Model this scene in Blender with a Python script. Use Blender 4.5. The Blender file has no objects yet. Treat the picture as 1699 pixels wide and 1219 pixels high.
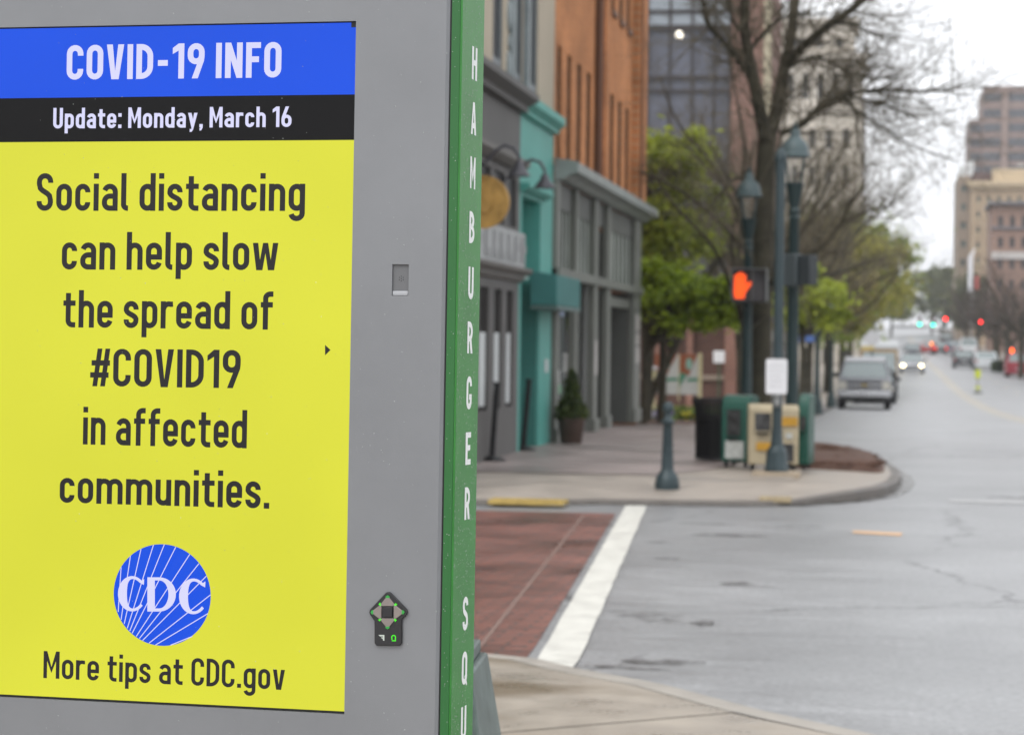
import bpy, math, random
import numpy as np
from mathutils import Matrix, Vector

SC = bpy.context.scene
COL = SC.collection
PI = math.pi
R = math.radians

# ------------------------------------------------------------------ camera
F_PX, PW, PH = 4000.0, 1699.0, 1219.0
CX, CY, EYE = 849.5, 609.5, 1.55
VPX, VPY, ROLL = 1470.0, 576.0, 0.012          # where the street runs to in the photograph


def _cam_axes():
    c, s = math.cos(ROLL), math.sin(ROLL)
    x, y = (VPX - CX) / F_PX, (VPY - CY) / F_PX
    xu, yu = c * x + s * y, -s * x + c * y
    p = math.atan(-yu)
    t = math.atan(xu * math.cos(p))
    fw = np.array([-math.sin(t) * math.cos(p), math.cos(t) * math.cos(p), -math.sin(p)])
    rt0 = np.array([math.cos(t), math.sin(t), 0.0])
    up0 = np.cross(rt0, fw)
    return c * rt0 + s * up0, -s * rt0 + c * up0, fw


RT, UP, FW = _cam_axes()
EYEV = np.array([0.0, 0.0, EYE])


def ray(px, py):
    return FW + RT * (px - CX) / F_PX - UP * (py - CY) / F_PX


def at(px, py, Y):                    # the point seen at this pixel, Y metres up the street
    r = ray(px, py)
    return EYEV + r * (Y / r[1])


cam_d = bpy.data.cameras.new('camera')
cam = bpy.data.objects.new('camera', cam_d)
COL.objects.link(cam)
cam.matrix_world = Matrix(((RT[0], UP[0], -FW[0], 0), (RT[1], UP[1], -FW[1], 0), (RT[2], UP[2], -FW[2], EYE), (0, 0, 0, 1)))
cam_d.sensor_width = 36.0
cam_d.lens = F_PX / PW * 36.0
cam_d.clip_start, cam_d.clip_end = 0.1, 6000.0
cam_d.dof.use_dof = True
cam_d.dof.focus_distance = 4.27
cam_d.dof.aperture_fstop = 7.6
SC.camera = cam

# ------------------------------------------------------------------ sky, sun, exposure
world = bpy.data.worlds.new("World")
SC.world = world
world.use_nodes = True
wn, wl = world.node_tree.nodes, world.node_tree.links
bg = wn['Background']
sky = wn.new('ShaderNodeTexSky')
sky.sky_type = 'NISHITA'
sky.sun_disc = False
sky.sun_elevation, sky.sun_rotation = R(52), R(200)
sky.dust_density, sky.ozone_density, sky.air_density = 4.0, 1.0, 1.0
hs = wn.new('ShaderNodeHueSaturation')
hs.inputs['Saturation'].default_value = 0.12
mx = wn.new('ShaderNodeMixRGB')
mx.inputs[0].default_value = 0.72
mx.inputs[2].default_value = (10.6, 10.8, 11.2, 1)
wl.new(sky.outputs[0], hs.inputs['Color'])
wl.new(hs.outputs[0], mx.inputs[1])
wl.new(mx.outputs[0], bg.inputs[0])
bg.inputs[1].default_value = 0.15
sun_d = bpy.data.lights.new('sun', 'SUN')
sun_d.energy, sun_d.angle, sun_d.color = 1.0, R(25), (1.0, 0.97, 0.93)
sun = bpy.data.objects.new('sun', sun_d)
COL.objects.link(sun)
sun.rotation_euler = (R(90 - 52), 0, R(180 - 200))
SC.view_settings.view_transform = 'Standard'
SC.view_settings.look = 'None'
SC.view_settings.exposure = 0.15
SC.view_settings.gamma = 1.0
SC.cycles.use_denoising = True
SC.cycles.max_bounces = 8

# ------------------------------------------------------------------ materials
MATS = {}


def lin(r, g, b):                     # 0-255 screen colour to linear
    f = lambda c: (c / 255 / 12.92) if c <= 10 else ((c / 255 + 0.055) / 1.055) ** 2.4
    return (f(r), f(g), f(b))


def M(name, col=(.5, .5, .5), rough=.6, metal=0.0, var=0.0, vs=3.0, bump=0.0, bs=40.0, spec=.3, emit=0.0, ecol=None,
      coat=0.0, alpha=1.0, trans=0.0, rvar=0.0, col2=None):
    if name in MATS:
        return MATS[name]
    m = bpy.data.materials.new(name)
    m.use_nodes = True
    n, l = m.node_tree.nodes, m.node_tree.links
    b = n['Principled BSDF']
    b.inputs['Base Color'].default_value = (*col, 1)
    b.inputs['Roughness'].default_value = rough
    b.inputs['Metallic'].default_value = metal
    b.inputs['Specular IOR Level'].default_value = spec
    b.inputs['Coat Weight'].default_value = coat
    b.inputs['Coat Roughness'].default_value = .12
    b.inputs['Transmission Weight'].default_value = trans
    b.inputs['Alpha'].default_value = alpha
    if emit:
        b.inputs['Emission Color'].default_value = (*(ecol or col), 1)
        b.inputs['Emission Strength'].default_value = emit
    geo = n.new('ShaderNodeNewGeometry')
    if var or rvar:
        no = n.new('ShaderNodeTexNoise')
        no.inputs['Scale'].default_value = vs
        no.inputs['Detail'].default_value = 6
        no.inputs['Roughness'].default_value = .65
        l.new(geo.outputs['Position'], no.inputs['Vector'])
        if var:
            cr = n.new('ShaderNodeValToRGB')
            c2 = col2 or tuple(min(1, c * (1 + var)) for c in col)
            c1 = tuple(c * (1 - var) for c in col) if not col2 else col
            cr.color_ramp.elements[0].color = (*c1, 1)
            cr.color_ramp.elements[1].color = (*c2, 1)
            cr.color_ramp.elements[0].position = .3
            cr.color_ramp.elements[1].position = .7
            l.new(no.outputs['Fac'], cr.inputs[0])
            l.new(cr.outputs[0], b.inputs['Base Color'])
        if rvar:
            mr = n.new('ShaderNodeMapRange')
            mr.inputs[1].default_value, mr.inputs[2].default_value = .35, .65
            mr.inputs[3].default_value, mr.inputs[4].default_value = max(.02, rough - rvar), min(1, rough + rvar)
            l.new(no.outputs['Fac'], mr.inputs[0])
            l.new(mr.outputs[0], b.inputs['Roughness'])
    if bump:
        nb = n.new('ShaderNodeTexNoise')
        nb.inputs['Scale'].default_value = bs
        nb.inputs['Detail'].default_value = 4
        l.new(geo.outputs['Position'], nb.inputs['Vector'])
        bm = n.new('ShaderNodeBump')
        bm.inputs['Strength'].default_value = bump
        bm.inputs['Distance'].default_value = .02
        l.new(nb.outputs['Fac'], bm.inputs['Height'])
        l.new(bm.outputs[0], b.inputs['Normal'])
    MATS[name] = m
    return m


def brick_mat(name, c1, c2, mortar, axes='YZ', bw=.22, bh=.075, rough=.8, ms=.012, var=.25, rvar=0):
    if name in MATS:
        return MATS[name]
    m = bpy.data.materials.new(name)
    m.use_nodes = True
    n, l = m.node_tree.nodes, m.node_tree.links
    b = n['Principled BSDF']
    geo = n.new('ShaderNodeNewGeometry')
    sp = n.new('ShaderNodeSeparateXYZ')
    cb = n.new('ShaderNodeCombineXYZ')
    l.new(geo.outputs['Position'], sp.inputs[0])
    l.new(sp.outputs[axes[0]], cb.inputs[0])
    l.new(sp.outputs[axes[1]], cb.inputs[1])
    bt = n.new('ShaderNodeTexBrick')
    bt.inputs['Color1'].default_value = (*c1, 1)
    bt.inputs['Color2'].default_value = (*c2, 1)
    bt.inputs['Mortar'].default_value = (*mortar, 1)
    bt.inputs['Scale'].default_value = 1.0
    bt.inputs['Brick Width'].default_value = bw
    bt.inputs['Row Height'].default_value = bh
    bt.inputs['Mortar Size'].default_value = ms
    l.new(cb.outputs[0], bt.inputs['Vector'])
    no = n.new('ShaderNodeTexNoise')
    no.inputs['Scale'].default_value = .9
    no.inputs['Detail'].default_value = 7
    l.new(geo.outputs['Position'], no.inputs['Vector'])
    hsv = n.new('ShaderNodeHueSaturation')
    mr = n.new('ShaderNodeMapRange')
    mr.inputs[1].default_value, mr.inputs[2].default_value = .3, .7
    mr.inputs[3].default_value, mr.inputs[4].default_value = 1 - var, 1 + var
    l.new(no.outputs['Fac'], mr.inputs[0])
    l.new(mr.outputs[0], hsv.inputs['Value'])
    l.new(bt.outputs['Color'], hsv.inputs['Color'])
    l.new(hsv.outputs[0], b.inputs['Base Color'])
    b.inputs['Roughness'].default_value = rough
    b.inputs['Specular IOR Level'].default_value = .5 if rvar else .12
    if rvar:
        m2 = n.new('ShaderNodeMapRange')
        m2.inputs[1].default_value, m2.inputs[2].default_value = .35, .65
        m2.inputs[3].default_value, m2.inputs[4].default_value = rough - rvar, rough + rvar
        l.new(no.outputs['Fac'], m2.inputs[0])
        l.new(m2.outputs[0], b.inputs['Roughness'])
    MATS[name] = m
    return m


def leaf_mat(name, dark, light, vs=.8):
    if name in MATS:
        return MATS[name]
    m = bpy.data.materials.new(name)
    m.use_nodes = True
    n, l = m.node_tree.nodes, m.node_tree.links
    b = n['Principled BSDF']
    out = n['Material Output']
    geo = n.new('ShaderNodeNewGeometry')
    no = n.new('ShaderNodeTexNoise')
    no.inputs['Scale'].default_value = vs
    no.inputs['Detail'].default_value = 5
    l.new(geo.outputs['Position'], no.inputs['Vector'])
    mxn = n.new('ShaderNodeMath')
    mxn.operation = 'MULTIPLY_ADD'
    mxn.inputs[1].default_value = .5
    l.new(geo.outputs['Random Per Island'], mxn.inputs[0])
    sb = n.new('ShaderNodeMath')
    sb.operation = 'SUBTRACT'
    sb.inputs[1].default_value = .25
    l.new(no.outputs['Fac'], sb.inputs[0])
    l.new(sb.outputs[0], mxn.inputs[2])
    cr = n.new('ShaderNodeValToRGB')
    cr.color_ramp.elements[0].color = (*dark, 1)
    cr.color_ramp.elements[1].color = (*light, 1)
    cr.color_ramp.elements[0].position = .25
    cr.color_ramp.elements[1].position = .75
    l.new(mxn.outputs[0], cr.inputs[0])
    l.new(cr.outputs[0], b.inputs['Base Color'])
    b.inputs['Roughness'].default_value = .55
    tr = n.new('ShaderNodeBsdfTranslucent')
    l.new(cr.outputs[0], tr.inputs[0])
    ms = n.new('ShaderNodeMixShader')
    ms.inputs[0].default_value = .5
    l.new(b.outputs[0], ms.inputs[1])
    l.new(tr.outputs[0], ms.inputs[2])
    l.new(ms.outputs[0], out.inputs[0])
    MATS[name] = m
    return m


# ------------------------------------------------------------------ object helpers
LOCM = {}


def tag(o, label=None, cat=None, group=None, kind=None):
    if label:
        o['label'] = label
    if cat:
        o['category'] = cat
    if group:
        o['group'] = group
    if kind:
        o['kind'] = kind
    return o


def thing(name, label, cat, loc=(0, 0, 0), rz=0.0, group=None):
    o = bpy.data.objects.new(name, None)
    o.empty_display_size = .2
    COL.objects.link(o)
    o.location = tuple(float(v) for v in loc)
    o.rotation_euler = (0, 0, rz)
    LOCM[o.name] = Matrix.Translation(Vector(o.location)) @ Matrix.Rotation(rz, 4, 'Z')
    return tag(o, label, cat, group)


def copy_tree(o, parent=None):
    c = o.copy()
    COL.objects.link(c)
    c.parent = parent
    for ch in list(o.children):
        copy_tree(ch, c)
    return c


class MB:
    def __init__(s):
        s.v, s.f, s.mi = [], [], []

    def add(s, vs, fs, mi=0):
        k = len(s.v)
        s.v += [tuple(float(c) for c in p) for p in vs]
        for f in fs:
            s.f.append(tuple(k + i for i in f))
            s.mi.append(mi)
        return s

    def box(s, x0, x1, y0, y1, z0, z1, mi=0):
        x0, x1 = min(x0, x1), max(x0, x1)
        y0, y1 = min(y0, y1), max(y0, y1)
        z0, z1 = min(z0, z1), max(z0, z1)
        vs = [(x0, y0, z0), (x1, y0, z0), (x1, y1, z0), (x0, y1, z0), (x0, y0, z1), (x1, y0, z1), (x1, y1, z1), (x0, y1, z1)]
        return s.add(vs, [(0, 3, 2, 1), (4, 5, 6, 7), (0, 1, 5, 4), (1, 2, 6, 5), (2, 3, 7, 6), (3, 0, 4, 7)], mi)

    def lathe(s, prof, n=20, c=(0, 0, 0), flute=0.0):
        vs, fs = [], []
        for r, z in prof:
            for i in range(n):
                a = 2 * PI * i / n
                rr = r * (1 - flute * (i % 2))
                vs.append((c[0] + rr * math.cos(a), c[1] + rr * math.sin(a), c[2] + z))
        m = len(prof)
        for j in range(m - 1):
            for i in range(n):
                fs.append((j * n + i, j * n + (i + 1) % n, (j + 1) * n + (i + 1) % n, (j + 1) * n + i))
        fs.append(tuple(reversed(range(n))))
        fs.append(tuple((m - 1) * n + i for i in range(n)))
        return s.add(vs, fs)

    def tube(s, pts, rad, n=8, cap=True):
        P = [np.array(p, float) for p in pts]
        if not hasattr(rad, '__len__'):
            rad = [rad] * len(P)
        vs, fs = [], []
        ref = np.array([0.31, 0.22, 0.92])
        d0 = P[-1] - P[0]
        if abs(np.dot(d0 / (np.linalg.norm(d0) + 1e-9), ref)) > .9:
            ref = np.array([0.95, 0.2, 0.1])
        for i, p in enumerate(P):
            d = (P[min(i + 1, len(P) - 1)] - P[max(i - 1, 0)])
            d = d / (np.linalg.norm(d) + 1e-9)
            a = np.cross(d, ref)
            a /= (np.linalg.norm(a) + 1e-9)
            b = np.cross(d, a)
            for k in range(n):
                t = 2 * PI * k / n
                vs.append(p + rad[i] * (a * math.cos(t) + b * math.sin(t)))
        for j in range(len(P) - 1):
            for i in range(n):
                fs.append((j * n + i, (j + 1) * n + i, (j + 1) * n + (i + 1) % n, j * n + (i + 1) % n))
        if cap:
            fs.append(tuple(range(n)))
            fs.append(tuple((len(P) - 1) * n + i for i in reversed(range(n))))
        return s.add(vs, fs)

    def prism(s, poly, fn, d0, d1, mi=0):          # poly in 2D, fn(a,b,d) -> 3D
        n = len(poly)
        vs = [fn(a, b, d0) for a, b in poly] + [fn(a, b, d1) for a, b in poly]
        fs = [tuple(reversed(range(n))), tuple(n + i for i in range(n))]
        fs += [(i, (i + 1) % n, n + (i + 1) % n, n + i) for i in range(n)]
        return s.add(vs, fs, mi)

    def poly(s, pts, mi=0):
        return s.add(pts, [tuple(range(len(pts)))], mi)

    def ball(s, c, r, n=10, m=6, sx=1, sy=1, sz=1):
        vs, fs = [], []
        for j in range(m + 1):
            ph = PI * j / m
            for i in range(n):
                a = 2 * PI * i / n
                vs.append((c[0] + sx * r * math.sin(ph) * math.cos(a), c[1] + sy * r * math.sin(ph) * math.sin(a), c[2] + sz * r * math.cos(ph)))
        for j in range(m):
            for i in range(n):
                fs.append((j * n + i, (j + 1) * n + i, (j + 1) * n + (i + 1) % n, j * n + (i + 1) % n))
        return s.add(vs, fs)

    def build(s, name, mats, parent=None, world=False, bevel=0.0, smooth=35, seg=2):
        me = bpy.data.meshes.new(name)
        vs = s.v
        if parent is not None and world:
            iv = LOCM[parent.name].inverted()
            vs = [tuple(iv @ Vector(p)) for p in vs]
        me.from_pydata(vs, [], s.f)
        mats = mats if isinstance(mats, (list, tuple)) else [mats]
        for m in mats:
            me.materials.append(m)
        if len(mats) > 1:
            me.polygons.foreach_set('material_index', s.mi)
        if smooth:
            me.polygons.foreach_set('use_smooth', [True] * len(me.polygons))
            me.set_sharp_from_angle(angle=R(smooth))
        me.update()
        o = bpy.data.objects.new(name, me)
        COL.objects.link(o)
        LOCM[o.name] = LOCM[parent.name] if parent is not None else Matrix.Identity(4)
        if parent is not None:
            o.parent = parent
        if bevel:
            md = o.modifiers.new('bevel', 'BEVEL')
            md.width, md.segments, md.limit_method, md.angle_limit = bevel, seg, 'ANGLE', R(40)
        return o


def grid_wall(mb, a0, a1, b0, b1, holes, fn, depth, mi=0):
    """front sheet with openings and their reveals; fn(a, b, d) -> 3D, d = depth into the wall"""
    A = sorted({a0, a1, *[h[0] for h in holes], *[h[1] for h in holes]})
    B = sorted({b0, b1, *[h[2] for h in holes], *[h[3] for h in holes]})
    A = [a for a in A if a0 <= a <= a1]
    B = [b for b in B if b0 <= b <= b1]
    for i in range(len(A) - 1):
        for j in range(len(B) - 1):
            ca, cb = (A[i] + A[i + 1]) / 2, (B[j] + B[j + 1]) / 2
            if any(h[0] < ca < h[1] and h[2] < cb < h[3] for h in holes):
                continue
            mb.poly([fn(A[i], B[j], 0), fn(A[i + 1], B[j], 0), fn(A[i + 1], B[j + 1], 0), fn(A[i], B[j + 1], 0)], mi)
    for h in holes:
        c = [(max(h[0], a0), max(h[2], b0)), (min(h[1], a1), max(h[2], b0)), (min(h[1], a1), min(h[3], b1)), (max(h[0], a0), min(h[3], b1))]
        for k in range(4):
            p, q = c[k], c[(k + 1) % 4]
            mb.poly([fn(*p, 0), fn(*q, 0), fn(*q, depth), fn(*p, depth)], mi)
    return mb


# ------------------------------------------------------------------ ground shape
ROADP = [(-200, 0), (0, 0), (30, 0), (45, -.12), (65, -.42), (91, -.84), (130, -.92), (180, -.35), (250, .3), (300, 1.0), (400, 3.0), (600, 6.4), (900, 7.0), (4000, 7.0)]
_rx = np.array([p[0] for p in ROADP], float)
_rz = np.array([p[1] for p in ROADP], float)


def zr(Y):
    k = 7.0
    return float(np.mean(np.interp([Y - 2 * k, Y - k, Y, Y + k, Y + 2 * k], _rx, _rz))) if Y > 45 else float(np.interp(Y, _rx, _rz))


def on_road(px, py):
    r = ray(px, py)
    y = 10.0
    while y < 900:
        p = EYEV + r * (y / r[1])
        if p[2] <= zr(y):
            return p
        y += .25
    return p


def strip(mb, x0f, x1f, ys, dz, mi=0):
    pts = []
    for y in ys:
        z = zr(y) + dz
        pts += [(x0f(y), y, z), (x1f(y), y, z)]
    mb.add(pts, [(2 * i, 2 * i + 1, 2 * i + 3, 2 * i + 2) for i in range(len(ys) - 1)], mi)
    return mb


def struct(name, mb, mats, **k):
    o = mb.build(name, mats, **k)
    o['kind'] = 'structure'
    return o


# ground, road
m_earth = M('wet_earth', (.06, .05, .035), .8, var=.3, vs=.4)


def asphalt_mat():
    m = bpy.data.materials.new('wet_asphalt')
    m.use_nodes = True
    n, l = m.node_tree.nodes, m.node_tree.links
    b = n['Principled BSDF']
    geo = n.new('ShaderNodeNewGeometry')

    def noise(scale, det=5, rough=.6, stretch=None):
        no = n.new('ShaderNodeTexNoise')
        no.inputs['Scale'].default_value = scale
        no.inputs['Detail'].default_value = det
        no.inputs['Roughness'].default_value = rough
        if stretch:
            mp = n.new('ShaderNodeMapping')
            mp.inputs['Scale'].default_value = stretch
            l.new(geo.outputs['Position'], mp.inputs[0])
            l.new(mp.outputs[0], no.inputs['Vector'])
        else:
            l.new(geo.outputs['Position'], no.inputs['Vector'])
        return no

    def rng(src, a, b_, c, d):
        mr = n.new('ShaderNodeMapRange')
        for i, v in enumerate((a, b_, c, d)):
            mr.inputs[i + 1].default_value = v
        l.new(src, mr.inputs[0])
        return mr.outputs[0]
    big = noise(.45, 6, .6)
    fine = noise(26, 6, .85)
    med = noise(3.0, 6, .7, (.5, 1.6, 1))
    # aggregate + worn patches
    r1 = rng(fine.outputs['Fac'], .32, .70, .45, 1.65)
    r2 = rng(med.outputs['Fac'], .26, .74, .62, 1.2)
    mu = n.new('ShaderNodeMath')
    mu.operation = 'MULTIPLY'
    m3 = n.new('ShaderNodeMath')
    m3.operation = 'MULTIPLY'
    l.new(r1, m3.inputs[0])
    l.new(rng(big.outputs['Fac'], .33, .68, .74, 1.14), m3.inputs[1])
    l.new(m3.outputs[0], mu.inputs[0])
    l.new(r2, mu.inputs[1])
    mc = n.new('ShaderNodeMixRGB')
    mc.blend_type = 'MULTIPLY'
    mc.inputs[0].default_value = 1
    mc.inputs[1].default_value = (.222, .225, .229, 1)
    l.new(mu.outputs[0], mc.inputs[2])
    # cracks: thin voronoi cell borders, broken up
    vo = n.new('ShaderNodeTexVoronoi')
    vo.feature = 'DISTANCE_TO_EDGE'
    vo.inputs['Scale'].default_value = .33
    wob = n.new('ShaderNodeMixRGB')
    wob.blend_type = 'ADD'
    wob.inputs[0].default_value = .6
    wn2 = noise(2.2, 5, .7)
    l.new(geo.outputs['Position'], wob.inputs[1])
    l.new(wn2.outputs['Color'], wob.inputs[2])
    l.new(wob.outputs[0], vo.inputs['Vector'])
    ck = rng(vo.outputs['Distance'], .003, .012, .8, 0)
    brk = rng(big.outputs['Fac'], .46, .54, 0, 1)
    cm = n.new('ShaderNodeMath')
    cm.operation = 'MULTIPLY'
    l.new(ck, cm.inputs[0])
    l.new(brk, cm.inputs[1])
    mk = n.new('ShaderNodeMixRGB')
    l.new(cm.outputs[0], mk.inputs[0])
    l.new(mc.outputs[0], mk.inputs[1])
    mk.inputs[2].default_value = (.02, .02, .02, 1)
    l.new(mk.outputs[0], b.inputs['Base Color'])
    l.new(rng(med.outputs['Fac'], .3, .7, .36, .58), b.inputs['Roughness'])
    b.inputs['Specular IOR Level'].default_value = .8
    b.inputs['Coat Weight'].default_value = .25
    b.inputs['Coat Roughness'].default_value = .3
    bp = n.new('ShaderNodeBump')
    bp.inputs['Strength'].default_value = .18
    bp.inputs['Distance'].default_value = .005
    l.new(fine.outputs['Fac'], bp.inputs['Height'])
    l.new(bp.outputs[0], b.inputs['Normal'])
    return m


m_asph = asphalt_mat()
m_conc = M('wet_concrete', (.30, .27, .235), .5, var=.0, vs=1.4, rvar=.18, bump=.15, bs=60)


def concrete_mat():
    m = M('stained_concrete', (.30, .262, .215), .36, var=.18, vs=2.2, rvar=.15, bump=.12, bs=90)
    n, l = m.node_tree.nodes, m.node_tree.links
    b = n['Principled BSDF']
    src = b.inputs['Base Color'].links[0].from_socket
    geo = [x for x in n if x.bl_idname == 'ShaderNodeNewGeometry'][0]
    no = n.new('ShaderNodeTexNoise')
    no.inputs['Scale'].default_value = .9
    no.inputs['Detail'].default_value = 5
    mp = n.new('ShaderNodeMapping')
    mp.inputs['Scale'].default_value = (.8, 1.3, 1)
    l.new(geo.outputs['Position'], mp.inputs[0])
    l.new(mp.outputs[0], no.inputs['Vector'])
    mr = n.new('ShaderNodeMapRange')
    for i, v in enumerate((.50, .64, 0, .8)):
        mr.inputs[i + 1].default_value = v
    l.new(no.outputs['Fac'], mr.inputs[0])
    mk = n.new('ShaderNodeMixRGB')
    l.new(mr.outputs[0], mk.inputs[0])
    l.new(src, mk.inputs[1])
    mk.inputs[2].default_value = (.12, .085, .045, 1)
    l.new(mk.outputs[0], b.inputs['Base Color'])
    return m


m_sconc = concrete_mat()

YS = [-60, -30, -10, 0, 5, 10, 15, 20, 25, 30, 35, 40, 45, 50, 55, 60, 65, 70, 75, 80, 85, 91, 97, 104, 110, 117, 124, 130, 137, 145, 155, 165, 175, 185, 200, 215, 230, 250, 270, 290, 310, 335, 360, 385, 400, 430, 470, 520, 570, 600, 650, 700, 800, 900, 1200, 1800, 3000]
g = MB()
XSG = [-1500, -300, -60, -5, 12, 60, 300, 1500]
for y in YS:
    for x in XSG:
        g.v.append((float(x), float(y), zr(y) - .03 - (.06 if abs(x) > 13 else 0)))
nx = len(XSG)
for j in range(len(YS) - 1):
    for i in range(nx - 1):
        g.f.append((j * nx + i, j * nx + i + 1, (j + 1) * nx + i + 1, (j + 1) * nx + i))
        g.mi.append(0)
struct('ground', g, m_earth, smooth=180)
rd = MB()
strip(rd, lambda y: -2.6 if y > 31 else -4.0, lambda y: 10.6, [23.0] + [y for y in YS if y > 23], 0.0)
strip(rd, lambda y: -70.0, lambda y: 60.0, [8.0, 15, 20, 23.0], 0.0)
strip(rd, lambda y: -.9, lambda y: 10.6, [-60, -30, -10, 0, 8.0], 0.0)
struct('road', rd, m_asph, smooth=180)

# far corner pavement, kerb line read off the photograph
KERB = [(-70, 22.6), (-8, 22.6), (-3.78, 22.7), (-2.7, 23.2), (-1.6, 23.35), (-.88, 23.6), (-.3, 24.5), (.0, 25.5), (.14, 26.6), (.2, 28.0), (.17, 29.3), (.04, 31.0), (-.25, 32.8), (-.75, 34.4), (-1.3, 35.7), (-1.8, 37.5), (-2.0, 40)]
KW = .12


def inset(poly, d):
    out = []
    for i, p in enumerate(poly):
        a = np.array(poly[max(i - 1, 0)], float)
        b = np.array(poly[min(i + 1, len(poly) - 1)], float)
        t = (b - a) / np.linalg.norm(b - a)
        out.append((p[0] - t[1] * d, p[1] + t[0] * d))
    return out


KIN = inset(KERB, KW)


def kerb_height(y, x):
    # dropped to the road at the crossing
    if y < 24.0 and x < -.4:
        return .045
    if y < 31.5 and x > -.95:
        return .10
    return .15


kb = MB()
kv = []
for (p, q) in zip(KERB, KIN):
    h = kerb_height(p[1], p[0])
    kv += [(p[0], p[1], -.02), (p[0] * .995 + q[0] * .005, p[1] * .9 + q[1] * .1, h - .015), (p[0] * .85 + q[0] * .15, p[1] * .85 + q[1] * .15, h), (q[0], q[1], h)]
kb.add(kv, [(4 * i + k, 4 * i + 4 + k, 4 * i + 5 + k, 4 * i + 1 + k) for i in range(len(KERB) - 1) for k in range(3)])
yk = [40, 45, 50, 55, 60, 65, 70, 75, 80, 85, 91, 97, 104, 110, 124, 137, 155, 175, 200, 230, 270, 310, 360, 400]
kv = []
for y in yk:
    z = zr(y)
    kv += [(-2.0, y, z - .02), (-2.0, y, z + .135), (-2.02, y, z + .15), (-2.16, y, z + .15)]
kb.add(kv, [(4 * i + k, 4 * i + 4 + k, 4 * i + 5 + k, 4 * i + 1 + k) for i in range(len(yk) - 1) for k in range(3)])
struct('kerb', kb, M('kerb_concrete', (.135, .122, .11), .55, var=.3, vs=3, rvar=.15))
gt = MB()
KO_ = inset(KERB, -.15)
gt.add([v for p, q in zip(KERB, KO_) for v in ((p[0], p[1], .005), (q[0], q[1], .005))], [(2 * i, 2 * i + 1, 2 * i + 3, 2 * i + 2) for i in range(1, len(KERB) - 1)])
struct('gutter_shade', gt, M('wet_gutter_shade', (.06, .055, .05), .3, var=.5, vs=4, rvar=.15), smooth=180)  # dark gutter strip; the kerb's shadow line is put into its colour
pv = MB()
for i in range(len(KIN) - 1):
    a, b = KIN[i], KIN[i + 1]
    ha, hb = kerb_height(KERB[i][1], KERB[i][0]), kerb_height(KERB[i + 1][1], KERB[i + 1][0])
    if b[1] < 23.9:
        c0, c1 = (a[0], 26.0), (b[0], 26.0)
        pv.add([(a[0], a[1], ha), (b[0], b[1], hb), (b[0], 26.0, .15), (a[0], 26.0, .15)], [(0, 1, 2, 3)])
pts = [(KIN[4][0], 26.0)] + [(p[0], max(p[1], 23.0)) for p in KIN[5:]]
pv.poly([(p[0], p[1], kerb_height(p[1] - .2, p[0])) for p in pts] + [(-2.16, 40, .03 + .12), (-9, 40, .15), (-9, 26, .15)])
strip(pv, lambda y: -4.65 - (3.4 if y > 46 else 4), lambda y: -2.16, yk, .15)
struct('pavement', pv, M('pavement_concrete', (.32, .28, .24), .5, var=.22, vs=1.5, rvar=.14, bump=.1, bs=60), smooth=180)
m_pav = brick_mat('paving_brick', (.325, .268, .25), (.28, .225, .212), (.19, .17, .155), 'XY', .21, .105, .45, .006, .25, .12)
bp = MB()
bp.poly([(-9, 25.8, .154), (-2.35, 25.8, .154), (-2.0, 26.8, .154), (-1.75, 28.6, .154), (-1.55, 33.0, .154), (-2.55, 36, .154), (-2.75, 40, .154), (-9, 40, .154)])
bp.poly([(-9, 40, .154), (-2.75, 40, .154), (-2.75, 45, .034), (-9, 45, .034)])
struct('brick_paving', bp, m_pav, smooth=180)

# near corner
NK = [(-9, 11.9), (-1.95, 11.70), (-1.65, 11.56), (-1.416, 11.260), (-0.961, 10.815), (-0.487, 10.143), (-0.012, 9.600), (0.310, 9.150), (0.865, 8.164), (.95, 5.5), (1.0, 2), (1.0, -60)]
NKI = inset(NK, -.17)
NKI[0] = (-9, 11.73)
nk = MB()
nk.add([v for p, q in zip(NK, NKI) for v in ((p[0], p[1], -.01), (p[0], p[1], .022), (q[0], q[1], .03))], [(3 * i + k, 3 * i + 3 + k, 3 * i + 4 + k, 3 * i + 1 + k) for i in range(len(NK) - 1) for k in range(2)])
struct('kerb_near', nk, M('kerb_near_concrete', (.30, .275, .24), .5, var=.2, vs=3, rvar=.12))
NS = inset(NK, -.186)
NS[0] = (-9, 11.72)
ns = MB()
# slabs with joints 8 mm wide
xs_ = float(np.interp(10.0, [p[1] for p in NS[::-1]], [p[0] for p in NS[::-1]]))
ns.poly([(p[0], p[1], .032) for p in NS if p[1] > 10.0] + [(xs_, 10.0, .032), (-9, 10.0 - .85 * (xs_ + 9), .032)])
ns.poly([(-9, 9.977 - .85 * (xs_ + 9), .032), (xs_, 9.977, .032)] + [(p[0], p[1], .032) for p in NS if p[1] <= 9.97] + [(-9, -60, .032)])
struct('pavement_near', ns, m_sconc, smooth=180)
jt = MB()
jt.poly([(p[0], p[1], .012) for p in NK[1:]] + [(-9, -60, .012), (-9, 11.8, .012)])
struct('pavement_bed', jt, M('joint_dirt', (.05, .045, .04), .7), smooth=180)

# brick crossing with its white line
m_cross = brick_mat('crossing_brick', (.205, .068, .045), (.11, .04, .03), (.05, .034, .03), 'XY', .20, .10, .42, .010, .38, .15)


def xl(y):                     # left edge of the white line
    return np.interp(y, [11.55, 22.95], [-1.655, -2.44])


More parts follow.
